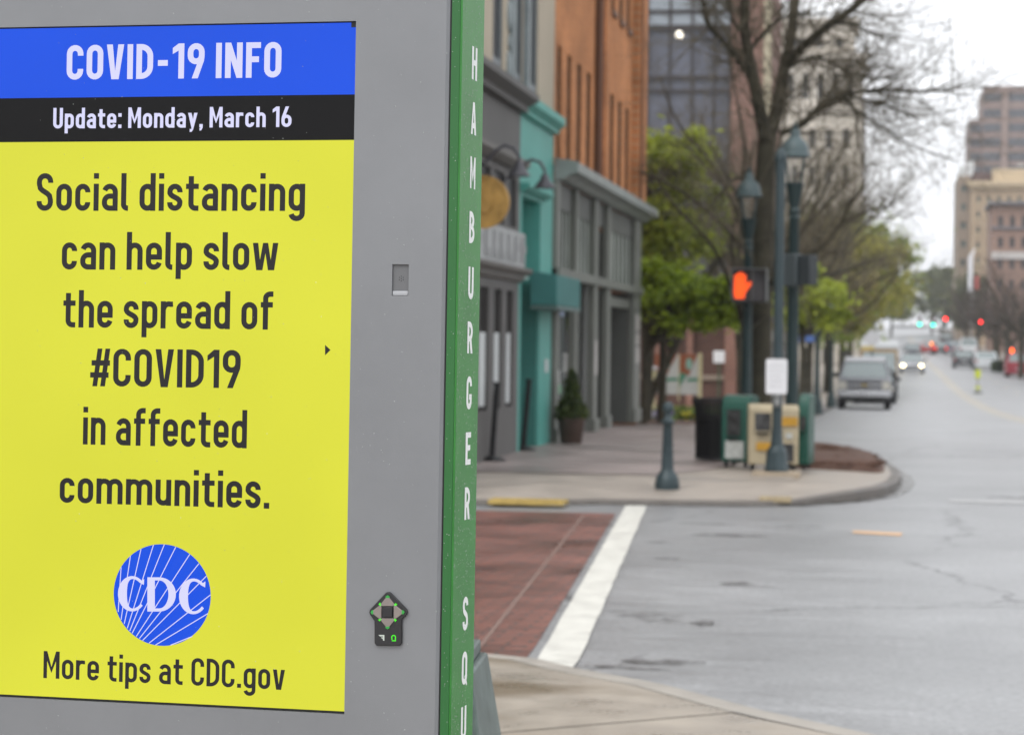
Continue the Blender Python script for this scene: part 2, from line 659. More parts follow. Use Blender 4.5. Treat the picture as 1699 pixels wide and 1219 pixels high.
cr = MB()
ys = np.linspace(11.3, 21.9, 12)
cr.add([v for y in ys for v in ((xl(y) - 3.4, y, .004), (xl(y) - .05, y, .004))], [(2 * i, 2 * i + 1, 2 * i + 3, 2 * i + 2) for i in range(11)])
struct('brick_crossing', cr, m_cross, smooth=180)
rg = random.Random(4)
wlm = MB()
ys = np.linspace(11.3, 22.95, 34)
wlm.add([v for y in ys for v in ((xl(y) + rg.uniform(-.003, .003), y, .009), (xl(y) + .205 + rg.uniform(-.004, .004), y, .009))], [(2 * i, 2 * i + 1, 2 * i + 3, 2 * i + 2) for i in range(33)])
struct('road_marking', wlm, M('road_paint', (.56, .55, .50), .5, var=.16, vs=5, rvar=.1), smooth=180)
ln = MB()
ys = np.linspace(11.3, 21.5, 12)
ln.add([v for y in ys for v in ((xl(y) - .34, y, .007), (xl(y) - .315, y, .007))], [(2 * i, 2 * i + 1, 2 * i + 3, 2 * i + 2) for i in range(11)])
struct('road_joint_line', ln, M('joint_grey', (.19, .12, .10), .5), smooth=180)
# paint left on the road
ym = MB()
ym.add([(-.26, 20.25, .005), (.14, 20.05, .005), (.16, 20.35, .005), (-.25, 20.5, .005)], [(0, 1, 2, 3)])
struct('road_marking_orange', ym, M('orange_paint', (.62, .38, .2), .5, var=.2, vs=20))
wt = MB()
wt.add([(.65, 24.6, .005), (2.6, 24.5, .005), (2.6, 24.95, .005), (.65, 25.05, .005)], [(0, 1, 2, 3)])
struct('road_marking_white', wt, M('worn_white_paint', (.36, .36, .36), .45, var=.35, vs=8))
yl = MB()
for dx in (0, .3):
    strip(yl, lambda y: 3.75 + dx, lambda y: 3.87 + dx, [y for y in YS if 45 <= y <= 430], .006)
for k in range(12):
    strip(yl, lambda y: 7.0, lambda y: 7.1, [48 + 12 * k, 51 + 12 * k], .006)
struct('road_marking_yellow', yl, M('yellow_paint', (.44, .37, .25), .45, var=.25, vs=3), smooth=180)
# tar patches, oil and wet stains that have their own edges
pt = MB()
rg = random.Random(9)


def blob(x, y, rx, ry, z=.0045):
    n = 22
    ph = rg.uniform(0, 6)
    pt.poly([(x + rx * (1 + .25 * math.sin(3 * a + ph) + rg.uniform(-.15, .15)) * math.cos(a), y + ry * (1 + .2 * math.sin(2 * a + ph) + rg.uniform(-.2, .2)) * math.sin(a), z) for a in [2 * PI * i / n for i in range(n)]])


for (px, py, rx, ry) in [(1210, 888, .29, .12), (1090, 900, .12, .06), (1110, 927, .1, .07), (1222, 968, .1, .13), (1168, 1034, .07, .12), (1100, 1099, .2, .1), (1030, 1108, .22, .06), (1180, 870, .2, .05), (1330, 873, .22, .06), (1010, 872, .16, .06), (1690, 826, .3, .15)]:
    r_ = ray(px, py)
    p = EYEV + r_ * (-EYE / r_[2])
    blob(p[0], p[1], rx, ry)
pm = M('tar_patch', (.06, .055, .05), .4, var=.3, vs=9)
pn_, pl2 = pm.node_tree.nodes, pm.node_tree.links
no_ = pn_.new('ShaderNodeTexNoise')
no_.inputs['Scale'].default_value = 7
no_.inputs['Detail'].default_value = 6
no_.inputs['Roughness'].default_value = .7
mr_ = pn_.new('ShaderNodeMapRange')
for i, v in enumerate((.38, .62, 0, .8)):
    mr_.inputs[i + 1].default_value = v
ge_ = pn_.new('ShaderNodeNewGeometry')
pl2.new(ge_.outputs['Position'], no_.inputs['Vector'])
pl2.new(no_.outputs['Fac'], mr_.inputs[0])
pl2.new(mr_.outputs[0], pn_['Principled BSDF'].inputs['Alpha'])
struct('road_patch', pt, pm, smooth=180)
# tactile strips at the far kerb
for nm, pxa, pxb, py, c in (('tactile_strip', 806, 938, 829, (.38, .27, .08)), ('tactile_strip_pale', 1258, 1312, 826, (.36, .29, .18))):
    a, b = [EYEV + ray(q, py + 1) * ((.07 - EYE) / ray(q, py + 1)[2]) for q in (pxa, pxb)]
    a[1] += .12
    t = MB()
    zz = .06
    t.box(a[0], b[0], a[1] + .0, a[1] + .36, zz - .03, zz + .008)
    nxx = max(4, int((b[0] - a[0]) / .06))
    for i in range(nxx):
        for j in range(5):
            t.box(a[0] + .02 + i * .06, a[0] + .045 + i * .06, a[1] + .03 + j * .065, a[1] + .055 + j * .065, zz + .008, zz + .012)
    struct(nm, t, M('tactile_' + nm, c, .6, var=.25, vs=8), smooth=0)

# mulch bed inside the corner kerb
mb_ = MB()
rg = random.Random(2)
ring = [(-1.0, 28.15), (-.5, 28.05), (-.1, 28.05), (.0, 28.2), (.02, 29.2), (-.1, 31.0), (-.38, 32.7), (-.85, 34.2), (-1.25, 35.0), (-1.45, 34), (-1.5, 31), (-1.3, 28.6)]
cxm, cym = -.7, 31.0
vs = []
for k, s_ in enumerate((1.0, .85, .6, .3)):
    for p in ring:
        vs.append((cxm + (p[0] - cxm) * s_ + rg.uniform(-.03, .03), cym + (p[1] - cym) * s_ + rg.uniform(-.05, .05), .156 + (-.075, .045, .08, .1)[k] + rg.uniform(-.01, .02)))
n_ = len(ring)
mb_.add(vs, [(k * n_ + i, k * n_ + (i + 1) % n_, (k + 1) * n_ + (i + 1) % n_, (k + 1) * n_ + i) for k in range(3) for i in range(n_)] + [tuple(3 * n_ + i for i in range(n_))])
for i in range(2600):
    p = ring[rg.randrange(n_)]
    q = ring[rg.randrange(n_)]
    f, s_ = rg.random(), rg.random() ** .6
    x = cxm + ((p[0] + (q[0] - p[0]) * f) - cxm) * s_
    y = cym + ((p[1] + (q[1] - p[1]) * f) - cym) * s_
    z = .165 + .09 * (1 - s_)
    a = rg.uniform(0, PI)
    L = rg.uniform(.02, .05)
    dx, dy = L * math.cos(a), L * math.sin(a)
    mb_.add([(x - dx, y - dy, z), (x + dx, y + dy, z + rg.uniform(.01, .05)), (x + dx - dy * .4, y + dy + dx * .4, z + .03), (x - dx - dy * .4, y - dy + dx * .4, z + .02)], [(0, 1, 2, 3)])
o = mb_.build('mulch', M('mulch_brown', (.10, .052, .035), .75, var=.45, vs=25), smooth=0)
tag(o, 'dark brown bark mulch filling the planting bed at the street corner', 'mulch', kind='stuff')

# ------------------------------------------------------------------ condensed sans lettering built from strokes
XH, DE = .72, .21


def arc(cx, cy, rx, ry, a0, a1, n=9):
    return [(cx + rx * math.cos(R(a0 + (a1 - a0) * i / n)), cy + ry * math.sin(R(a0 + (a1 - a0) * i / n))) for i in range(n + 1)]


def glyph(ch, w):
    """-> strokes [(points, closed)], polygons, width   (cap height 1)"""
    t = w / 2
    S, P = [], []
    CW, LW = .325 + w, .295 + w

    def ring(W, y0, y1):
        r, ry = W / 2 - t, min((W / 2 - t) * 1.05, (y1 - y0) / 2 - t)
        return (arc(W / 2, y1 - t - ry, r, ry, 0, 180) + arc(W / 2, y0 + t + ry, r, ry, 180, 360), True)

    def cup(W, y0, y1, hi, lo):
        r = W / 2 - t
        ry = r * 1.05
        return ([(W - t, hi)] + arc(W / 2, y1 - t - ry, r, ry, 0, 180) + arc(W / 2, y0 + t + ry, r, ry, 180, 360) + [(W - t, lo)], False)

    def ess(W, h):
        r = W / 2 - t
        ry = r * 1.0
        up, lo = h - t - ry, t + ry
        mid = h * .5
        k = h * .105
        left = [(t, up), (t, up - k * .5)] + [(t + r * .18, mid + k * .95), (t + r * .55, mid + k * .42)]
        right = [(W - t - r * .55, mid - k * .42), (W - t - r * .18, mid - k * .95), (W - t, lo + k * .5), (W - t, lo)]
        return ([(W - t, up - h * .03)] + arc(W / 2, up, r, ry, 0, 180)[:-1] + left + right + arc(W / 2, lo, r, ry, 0, -180)[1:] + [(t, lo + h * .03)], False)

    def hump(x0, W, h):
        r = W / 2 - t
        ry = r
        return (arc(x0 + W / 2, h - t - ry, r, ry, 180, 0) + [(x0 + W - t, 0)], False)
    a = w * 1.06
    if ch in 'Oo0':
        W, h = (CW, 1) if ch != 'o' else (LW, XH)
        S.append(ring(W, 0, h))
    elif ch == 'Q':
        W = CW
        S.append(ring(W, 0, 1))
        P.append([(W * .5, .25), (W * .68, .3), (W * 1.05, -.02), (W * .85, -.06)])
    elif ch == 'C':
        W = CW
        S.append(cup(W, 0, 1, .69, .31))
    elif ch == 'G':
        W = CW
        S.append(cup(W, 0, 1, .70, .40))
        S.append(([(W, .46 - t), (W * .5, .46 - t)], False))
        P.append([(W - w, .46), (W, .46), (W, .3), (W - w, .3)])
    elif ch == 'c':
        W = LW * .96
        S.append(cup(W, 0, XH, XH * .68, XH * .32))
    elif ch == 'D':
        W = CW
        r = W * .55
        S.append(([(t, t)] + arc(W - t - r, t + r, r, r, 270, 360) + arc(W - t - r, 1 - t - r, r, r, 0, 90) + [(t, 1 - t)], True))
    elif ch == 'B':
        W = CW
        S.append(([(t, t)] + arc(W - t - .22, t + .22, .22, .21, 270, 430) + [(t + .1, .53)], False))
        S.append(([(t, 1 - t)] + arc(W - t - .24, 1 - t - .2, .2, .2, 90, -70) + [(t + .1, .53)], False))
        S.append(([(t, 0), (t, 1)], False))
    elif ch in 'RP':
        W = CW
        r = .23
        S.append(([(t, 1 - t)] + arc(W - t - r, 1 - t - r, r, r, 90, -90) + [(t, 1 - t - 2 * r)], False))
        S.append(([(t, 0), (t, 1)], False))
        P.append([(W * .40, .46), (W * .40 + a, .46), (W, 0), (W - a, 0)])
    elif ch in 'EF':
        W = CW * .86
        S.append(([(t, 0), (t, 1)], False))
        S.append(([(w, 1 - t), (W, 1 - t)], False))
        S.append(([(w, .52), (W * .88, .52)], False))
        if ch == 'E':
            S.append(([(w, t), (W, t)], False))
    elif ch == 'I':
        W = w
        S.append(([(t, 0), (t, 1)], False))
    elif ch == 'H':
        W = CW
        S += [([(t, 0), (t, 1)], False), ([(W - t, 0), (W - t, 1)], False), ([(w, .52), (W - w, .52)], False)]
    elif ch == 'U':
        W = CW
        r = W / 2 - t
        S.append(([(t, 1)] + arc(W / 2, t + r, r, r, 180, 360) + [(W - t, 1)], False))
    elif ch in 'Vv':
        W, h = (CW * 1.04, 1) if ch == 'V' else (LW * 1.0, XH)
        b = a * .62
        P.append([(0, h), (a, h), (W / 2, w * 1.45), (W / 2 + b, 0), (W / 2 - b, 0)])
        P.append([(W, h), (W / 2 + b, 0), (W / 2, w * 1.45), (W - a, h)])
    elif ch == 'y':
        W, h = LW * 1.02, XH
        b = a * .6
        P.append([(0, h), (a, h), (W / 2 + b * .9, w * .9), (W / 2 - b * .2, 0), (W / 2 - b * .6, 0)])
        P.append([(W - a, h), (W, h), (W * .56, -.10), (W * .40, -.205), (W * .2, -.21), (W * .2, -.21 + w), (W * .36, -.075)])
    elif ch == 'A':
        W = CW * 1.08
        P.append([(0, 0), (a, 0), (W / 2 + a * .05, .82), (W / 2 - a * .5, 1)])
        P.append([(W, 0), (W / 2 + a * .5, 1), (W / 2 - a * .5, 1), (W / 2 - a * .05, .8), (W - a, 0)])
        S.append(([(W * .25, .28), (W * .75, .28)], False))
    elif ch == 'M':
        W = CW * 1.3
        S += [([(t, 0), (t, 1)], False), ([(W - t, 0), (W - t, 1)], False)]
        P.append([(0, 1), (a * .95, 1), (W / 2, .42), (W / 2, .2)])
        P.append([(W, 1), (W / 2, .2), (W / 2, .42), (W - a * .95, 1)])
    elif ch == 'N':
        W = CW * 1.02
        S += [([(t, 0), (t, 1)], False), ([(W - t, 0), (W - t, 1)], False)]
        P.append([(0, 1), (a * .95, 1), (W, 0), (W - a * .95, 0)])
    elif ch == 'S':
        W = CW * .98
        S.append(ess(W, 1))
    elif ch == 's':
        W = LW * .95
        S.append(ess(W, XH))
    elif ch == '1':
        W = .17 + w
        S.append(([(W - t, 0), (W - t, 1)], False))
        P.append([(W - w, 1), (W, 1), (W - w * .4, 1 - w * .9), (0, .70), (0, .70 + w * 1.05)])
    elif ch in '96':
        W = CW
        r = W / 2 - t
        q = []
        q.append(arc(W / 2, 1 - t - r * 1.05, r, r * 1.05, 0, 180) + arc(W / 2, .40 + t + r, r, r, 180, 360))
        pg = [(W, .62), (W - w * 1.0, .55), (W * .26, 0), (W * .26 + a, 0), (W * .97, .5)]
        if ch == '6':
            f = lambda z: (W - z[0], 1 - z[1])
            q = [[f(z) for z in q[0]]]
            pg = [f(z) for z in pg]
        S.append((q[0], True))
        P.append(pg)
    elif ch == '#':
        W = CW * 1.12
        for x in (.12, .52):
            P.append([(W * x, 0), (W * x + w * .9, 0), (W * x + w * .9 + W * .24, 1), (W * x + W * .24, 1)])
        for y in (.30, .62):
            S.append(([(0 if y < .5 else W * .06, y), (W * .94 if y < .5 else W, y)], False))
    elif ch == '-':
        W = .27 + w * .6
        S.append(([(.04, .45), (W - .04, .45)], False))
    elif ch in '.:,':
        W = w * 1.05
        P.append([(0, 0), (W, 0), (W, w * 1.1), (0, w * 1.1)] if ch != ',' else [(0, -.05), (.02, -.16), (W * .6, -.13), (W, 0), (W, w * 1.1), (0, w * 1.1), (0, 0), (W * .4, 0)])
        if ch == ':':
            P.append([(0, XH - w * 1.1), (W, XH - w * 1.1), (W, XH), (0, XH)])
    elif ch == 'i':
        W = w
        S.append(([(t, 0), (t, XH)], False))
        P.append([(0, .85), (w, .85), (w, 1), (0, 1)])
    elif ch == 'l':
        W = w * 1.38
        S.append(([(t, 1), (t, .17)] + arc(t + .11, .17, .11, .17 - t, 180, 262, 5) + [(W, t)], False))
    elif ch == 't':
        W = .24 + w * .75
        x = .07 + t
        S.append(([(x, .92), (x, .19)] + arc(x + .12, .19, .12, .19 - t, 180, 265, 5) + [(W, t)], False))
        S.append(([(0, XH - t), (W, XH - t)], False))
    elif ch == 'f':
        W = .24 + w * .7
        x = .06 + t
        S.append(([(x, 0), (x, .82)] + arc(x + .13, .82, .13, .18 - t, 180, 92, 5) + [(W, 1 - t)], False))
        S.append(([(0, XH - t), (W * .97, XH - t)], False))
    elif ch in 'nhmr':
        W = LW
        S.append(([(t, 0), (t, 1 if ch == 'h' else XH)], False))
        if ch == 'r':
            W = LW * .78
            r = LW / 2 - t
            S.append((arc(LW / 2 + .01, XH - t - r, r, r, 180, 70) + [(W, XH - t * 1.05)], False))
        elif ch == 'm':
            W = LW * 1.72 - w * .1
            s_ = (W - w) / 2 + w
            S.append(hump(0, s_, XH))
            S.append(hump(s_ - w, s_, XH))
        else:
            S.append(hump(0, W, XH))
    elif ch == 'u':
        W = LW
        r = W / 2 - t
        S.append(([(t, XH)] + arc(W / 2, t + r, r, r, 180, 360), False))
        S.append(([(W - t, 0), (W - t, XH)], False))
    elif ch in 'dgpq':
        W = LW
        S.append(ring(W, 0, XH))
        if ch == 'd':
            S.append(([(W - t, 0), (W - t, 1)], False))
        elif ch == 'p':
            S.append(([(t, -DE - .03), (t, XH)], False))
        else:
            r = W / 2 - t
            S.append(([(W - t, XH), (W - t, -DE - .06 + t + .14)] + arc(W / 2, -DE - .06 + t + .14, r, .14, 0, -170), False))
    elif ch == 'a':
        W = LW
        r = W / 2 - t
        S.append(([(W - t, 0), (W - t, XH - t - r)] + arc(W / 2, XH - t - r, r, r, 0, 165), False))
        yb = XH * .6
        ry = (yb - t - t) / 2
        S.append(([(W - t, yb - t * .6)] + arc(W / 2, yb - t * .6 - ry, r, ry, 90, 180) + arc(W / 2, t + ry * .95, r, ry * .95, 180, 270) + [(W - t, t)], False))
    elif ch == 'e':
        W = LW
        r = W / 2 - t
        yb = XH * .5
        S.append(([(w, yb - t * .3), (W - t, yb - t * .3), (W - t, XH - t - r)] + arc(W / 2, XH - t - r, r, r, 0, 180) + arc(W / 2, t + r, r, r, 180, 350), False))
    elif ch == 'w':
        W = LW * 1.55
        h = XH
        b = a * .55
        for (x0, x1, x2) in ((0, W * .27, W * .5), (W, W * .73, W * .5)):
            s_ = 1 if x0 == 0 else -1
            P.append([(x0, h), (x0 + s_ * a * .95, h), (x1 + s_ * b * .3, w * 1.2), (x1 + s_ * b, 0), (x1 - s_ * b, 0)])
            P.append([(x1 - s_ * b * .4, 0), (x1 + s_ * b, 0), (x2 + s_ * a * .3, h), (x2 - s_ * a * .45, h)])
    else:
        W = .13
    return S, P, W


def text_width(txt, w, gap):
    x = 0
    for c in txt:
        x += glyph(c, w)[2] + gap
    return x - gap


class Lettering:
    """flat lettering on a plane; fn(a, b, lift) -> 3D"""

    def __init__(s, fn):
        s.mb, s.fn, s.k = MB(), fn, 0

    def lift(s):
        s.k += 1
        return (s.k % 23) * .00003

    def stroke(s, pts, hw, closed=False):
        P = [np.array(p, float) for p in pts]
        Q = [P[0]]
        for p in P[1:]:
            if np.linalg.norm(p - Q[-1]) > 1e-6:
                Q.append(p)
        P = Q
        if closed and np.linalg.norm(P[0] - P[-1]) < 1e-6:
            P = P[:-1]
        n = len(P)
        h = hw if hasattr(hw, '__len__') else [hw] * n
        L, Rr = [], []
        for i in range(n):
            p0 = P[i - 1] if (i > 0 or closed) else None
            p1 = P[(i + 1) % n] if (i < n - 1 or closed) else None
            d0 = (P[i] - p0) / np.linalg.norm(P[i] - p0) if p0 is not None else None
            d1 = (p1 - P[i]) / np.linalg.norm(p1 - P[i]) if p1 is not None else None
            if d0 is None:
                d0 = d1
            if d1 is None:
                d1 = d0
            n0, n1 = np.array([-d0[1], d0[0]]), np.array([-d1[1], d1[0]])
            m = n0 + n1
            m = m / (np.linalg.norm(m) + 1e-9)
            k = min(2.2, 1 / max(.3, float(np.dot(m, n0))))
            L.append(P[i] + m * h[i] * k)
            Rr.append(P[i] - m * h[i] * k)
        z = s.lift()
        vs = []
        for l_, r_ in zip(L, Rr):
            vs += [s.fn(l_[0], l_[1], z), s.fn(r_[0], r_[1], z)]
        fs = [(2 * i, 2 * i + 1, 2 * ((i + 1) % n) + 1, 2 * ((i + 1) % n)) for i in range(n if closed else n - 1)]
        s.mb.add(vs, fs)

    def polygon(s, pts):
        z = s.lift()
        s.mb.poly([s.fn(a, b, z) for a, b in pts])

    def line(s, txt, x0, x1, y0, y1, cap0, cap1=None, w=.13, gap=.085):
        """set txt from (x0,y0) to (x1,y1) on the baseline with this cap height"""
        cap1 = cap1 or cap0
        tw = text_width(txt, w, gap)
        x = 0
        for c in txt:
            S_, P_, W = glyph(c, w)

            def T(p):
                f = (x + p[0]) / tw
                return (x0 + (x1 - x0) * f, y0 + (y1 - y0) * f + p[1] * (cap0 + (cap1 - cap0) * f))
            hs_ = (x1 - x0) / tw
            cap = (cap0 + cap1) / 2
            for pts, cl in S_:
                # stroke in glyph units, then map (keeps stems and bars in proportion)
                tmp = Lettering(lambda a, b, z: (a, b, z))
                tmp.stroke(pts, w / 2, cl)
                z = s.lift()
                s.mb.add([s.fn(*T((v[0], v[1])), z) for v in tmp.mb.v], tmp.mb.f)
            for pg in P_:
                s.polygon([T(p) for p in pg])
            x += W + gap


# ------------------------------------------------------------------ information kiosk
KU = np.array([0.99706832, -0.07650615, -0.00125383])
KV = np.array([0.00243478, 0.0153447, 0.9998793])
KW_ = np.array([-0.07647767, -0.99695103, 0.01548599])
KO = np.array([-0.93797629, 4.15909291, 0.89529994])
ZB = .862                                   # kiosk foot to the lower screen edge
kio = bpy.data.objects.new('information_kiosk', None)
COL.objects.link(kio)
base = KO - KV * ZB
kio.matrix_world = Matrix(((KU[0], -KW_[0], KV[0], base[0]), (KU[1], -KW_[1], KV[1], base[1]), (KU[2], -KW_[2], KV[2], base[2]), (0, 0, 0, 1)))
LOCM['information_kiosk'] = kio.matrix_world.copy()
tag(kio, 'tall grey street kiosk with lit yellow notice screen and green lettered edge', 'kiosk')


def kp(px, py, w=0.0):                      # kiosk front-plane (u, v) of a pixel
    r = ray(px, py)
    k = ((KO + KW_ * w - EYEV) @ KW_) / (r @ KW_)
    q = EYEV + r * k - KO
    return float(q @ KU), float(q @ KV)


def L3(u, v, w=0.0):                        # -> kiosk local coordinates
    return (u, -w, v + ZB)


m_frame = M('brushed_grey_metal', (.205, .211, .222), .42, metal=.2, var=.07, vs=2.6, bump=.03, bs=500, spec=.5)
m_green = M('green_enamel', (.034, .205, .034), .46, var=.14, vs=7, bump=.12, bs=420, spec=.38, coat=.0)
m_green_d = M('green_enamel_front', (.022, .125, .03), .38, var=.06, vs=5, spec=.4)
m_black = M('black_gasket', (.012, .012, .013), .5)
HS, WS = 1.218, .685
VT, VB = 1.60, -.80
fr = MB()
hl = [(-WS - .0015, .0008, -.0045, HS + .0022), (.0752, .1048, .7349, .7899)]
UF0, UF1 = -WS - .172, .1660
grid_wall(fr, UF0, UF1, VB, VT, hl, lambda a, b, d: L3(a, b, -d), .0058)
c4 = [(UF0, VB), (UF1, VB), (UF1, VT), (UF0, VT)]
d4 = [(UF0 - .006, VB), (UF1 + .0062, VB), (UF1 + .0062, VT), (UF0 - .006, VT)]
for k in range(4):
    p, q, p2, q2 = c4[k], c4[(k + 1) % 4], d4[k], d4[(k + 1) % 4]
    fr.poly([L3(*p, 0), L3(*p2, -.0046), L3(*q2, -.0046), L3(*q, 0)])
    fr.poly([L3(*p2, -.0046), L3(*p2, -.0059), L3(*q2, -.0059), L3(*q2, -.0046)])
import bmesh


def weld(o, d=1e-5):
    bm = bmesh.new()
    bm.from_mesh(o.data)
    bmesh.ops.remove_doubles(bm, verts=bm.verts, dist=d)
    bmesh.ops.recalc_face_normals(bm, faces=bm.faces)
    bm.to_mesh(o.data)
    bm.free()


o = fr.build('frame_panel', m_frame, kio)
weld(o)
md = o.modifiers.new('bevel', 'BEVEL')
md.width, md.segments, md.limit_method, md.angle_limit = .0009, 2, 'ANGLE', R(28)
md = o.modifiers.new('wn', 'WEIGHTED_NORMAL')
UG = .1934
cs = MB()
cs.box(UF0 - .021, UG, .006, .168, VB + ZB + .0, VT + ZB + .02)
cas_o = cs.build('casing', m_green, kio, bevel=.003)
ed = MB()
ed.box(.1752, UG - .0032, .0032, .0059, VB + ZB + .004, VT + ZB + .016)
ed.build('casing_lip', m_green_d, kio)
gs = MB()
gs.box(.1726, .1750, .0045, .0059, VB + ZB, VT + ZB)
gs.build('seam_gasket', m_black, kio)
pl = MB()
pl.box(UF0 - .05, UG + .03, -.03, .20, 0, VB + ZB - .002)
pl.build('plinth', M('kiosk_plinth', (.12, .12, .125), .5), kio, bevel=.004)
# dark recess behind the screen and the loudspeaker
bk = MB()
bk.poly([L3(-WS - .01, -.01, -.0056), L3(.006, -.01, -.0056), L3(.006, HS + .01, -.0056), L3(-WS - .01, HS + .01, -.0056)])
bk.build('screen_gasket', m_black, kio)
sp_ = MB()
sp_.box(.0735, .1065, .0047, .0058, .7330 + ZB, .7920 + ZB)
sp_o = sp_.build('speaker_plate', M('speaker_steel', (.15, .152, .158), .4, metal=.2), kio)
sl = MB()
sl.box(.0757, .1043, .0012, .0046, .7352 + ZB, .7437 + ZB)
sl.build('speaker_ledge', M('speaker_ledge_steel', (.38, .39, .41), .4, metal=.2), sp_o, bevel=.0015)
ho = MB()
for k in range(7):
    a = 2 * PI * k / 6
    r_ = .0041 if k < 6 else 0
    ho.prism([(.0907 + r_ * math.sin(a) + .00085 * math.cos(b), .7655 + r_ * math.cos(a) + .00085 * math.sin(b)) for b in [2 * PI * i / 10 for i in range(10)]], lambda a_, b_, d: L3(a_, b_, -d), .0044, .0046)
ho.build('speaker_holes', m_black, sp_o)


# --- screen content: every colour field is lit from behind
def lit(name, c, e=.9):
    col = lin(*c)
    m = M(name, (.006, .006, .006), .2, emit=e, ecol=col, spec=.12)
    n, l = m.node_tree.nodes, m.node_tree.links          # uneven emission in place of reflections mottling the glass
    if 'backlight' not in n:
        geo = n.new('ShaderNodeNewGeometry')
        no = n.new('ShaderNodeTexNoise')
        no.name = 'backlight'
        no.inputs['Scale'].default_value = 2.3
        no.inputs['Detail'].default_value = 2
        mr = n.new('ShaderNodeMapRange')
        for i, v in enumerate((.3, .7, e * .95, e * 1.04)):
            mr.inputs[i + 1].default_value = v
        l.new(geo.outputs['Position'], no.inputs['Vector'])
        l.new(no.outputs['Fac'], mr.inputs[0])
        l.new(mr.outputs[0], n['Principled BSDF'].inputs['Emission Strength'])
    return m


m_yel = lit('screen_yellow', (224, 225, 62))
m_blu = lit('screen_blue', (22, 84, 232))
m_dark = lit('screen_black', (18, 16, 20), .3)
m_ink = lit('screen_ink', (50, 48, 50), .7)
m_wht = lit('screen_white', (222, 222, 255))
SCW = -.004


def S3(u, v, lift=0.0):
    return (u, -SCW - lift, v + ZB)


def field(u0, u1, v0, v1, lift):
    m = MB()
    m.poly([S3(u0, v0, lift), S3(u1, v0, lift), S3(u1, v1, lift), S3(u0, v1, lift)])
    return m


v1 = kp(587, 157, SCW)[1]
v2 = kp(585.5, 232.5, SCW)[1]
scr = field(-WS, 0, 0, v2, 0)
scr_o = scr.build('screen', m_yel, kio, smooth=0)
field(-WS, 0, v2, v1, 0.0).build('date_band', m_dark, scr_o, smooth=0)
field(-WS, 0, v1, HS, 0.0).build('headline_band', m_blu, scr_o, smooth=0)
cn = MB()
cu, cv_ = kp(583, 46, SCW)
cn.poly([S3(cu, cv_, .0008), S3(0, cv_, .0008), S3(0, HS, .0008), S3(cu, HS, .0008)])
cn.build('corner_mark', m_black, scr_o, smooth=0)


def set_line(LT, txt, lx, ly, rx, ry, lt, rt, w, gap=.085):
    """left baseline pixel, right baseline pixel, cap-top pixel rows at both ends"""
    a, b = kp(lx, ly, SCW), kp(rx, ry, SCW)
    c0, c1 = kp(lx, lt, SCW)[1] - a[1], kp(rx, rt, SCW)[1] - b[1]
    LT.line(txt, a[0], b[0], a[1], b[1], c0, c1, w, gap)


fnS = lambda a, b, z: S3(a, b, .0006 + z)
LT = Lettering(fnS)
set_line(LT, 'COVID-19 INFO', 110.5, 132.8, 466.8, 129, 75.5, 70, .165, .10)
LT.mb.build('headline_lettering', m_wht, scr_o, smooth=0)
LT = Lettering(fnS)
set_line(LT, 'Update: Monday, March 16', 88.3, 213.6, 483.8, 211, 179.5, 177, .155, .10)
LT.mb.build('date_lettering', m_wht, scr_o, smooth=0)
LT = Lettering(fnS)
for args in (('Social distancing', 60.6, 350, 506, 350.2, 287.5, 287.5), ('can help slow', 102.5, 447.3, 461.4, 448.5, 384.6, 385.5),
             ('the spread of', 104.7, 543, 453, 547, 481, 483.5), ('#COVID19', 149.5, 640.5, 399, 644, 578, 580.5),
             ('in affected', 137.6, 737, 409.6, 743.5, 674.5, 680), ('communities.', 99, 833.4, 447, 843.5, 776, 781),
             ('More tips at CDC.gov', 72, 1124, 472.5, 1144, 1079, 1097.5)):
    LT = Lettering(fnS)
    set_line(LT, *args, .142 if args[0][0] != 'M' else .135, .09)
    LT.mb.build('message_line', m_ink, scr_o, smooth=0)
LT = Lettering(fnS)
ar = [kp(x, y, SCW) for x, y in ((539.5, 572), (548.5, 580.5), (539.5, 589.5))]
LT.polygon(ar)
LT.mb.build('arrow_mark', m_ink, scr_o, smooth=0)

# round emblem with rays and serif letters (read in pixels of a 1393 x 1219 enlargement)
zq = lambda X, Y: kp(150 + X / 5.804, 880 + Y / 5.804, SCW)
dm = MB()
dm.poly([S3(*zq(693 + 467 * math.cos(a) + 12 * math.sin(a), 618 + 489 * math.sin(a)), .0007) for a in [2 * PI * i / 72 for i in range(72)]])
dm.build('emblem_disc', m_blu, scr_o, smooth=0)
LT = Lettering(lambda a, b, z: S3(a, b, .0012 + z))
for p, q in (((298, 350), (270, 780)), ((388, 240), (298, 855)), ((490, 175), (328, 895)), ((610, 135), (358, 937)), ((715, 130), (382, 962)), ((825, 155), (405, 985)), ((960, 225), (445, 1015)), ((1048, 315), (475, 1035)), ((1120, 435), (505, 1055)), ((1160, 615), (568, 1080)), ((1135, 795), (630, 1098)), ((985, 1015), (775, 1100))):
    LT.stroke([zq(*p), zq(*q)], .0008)


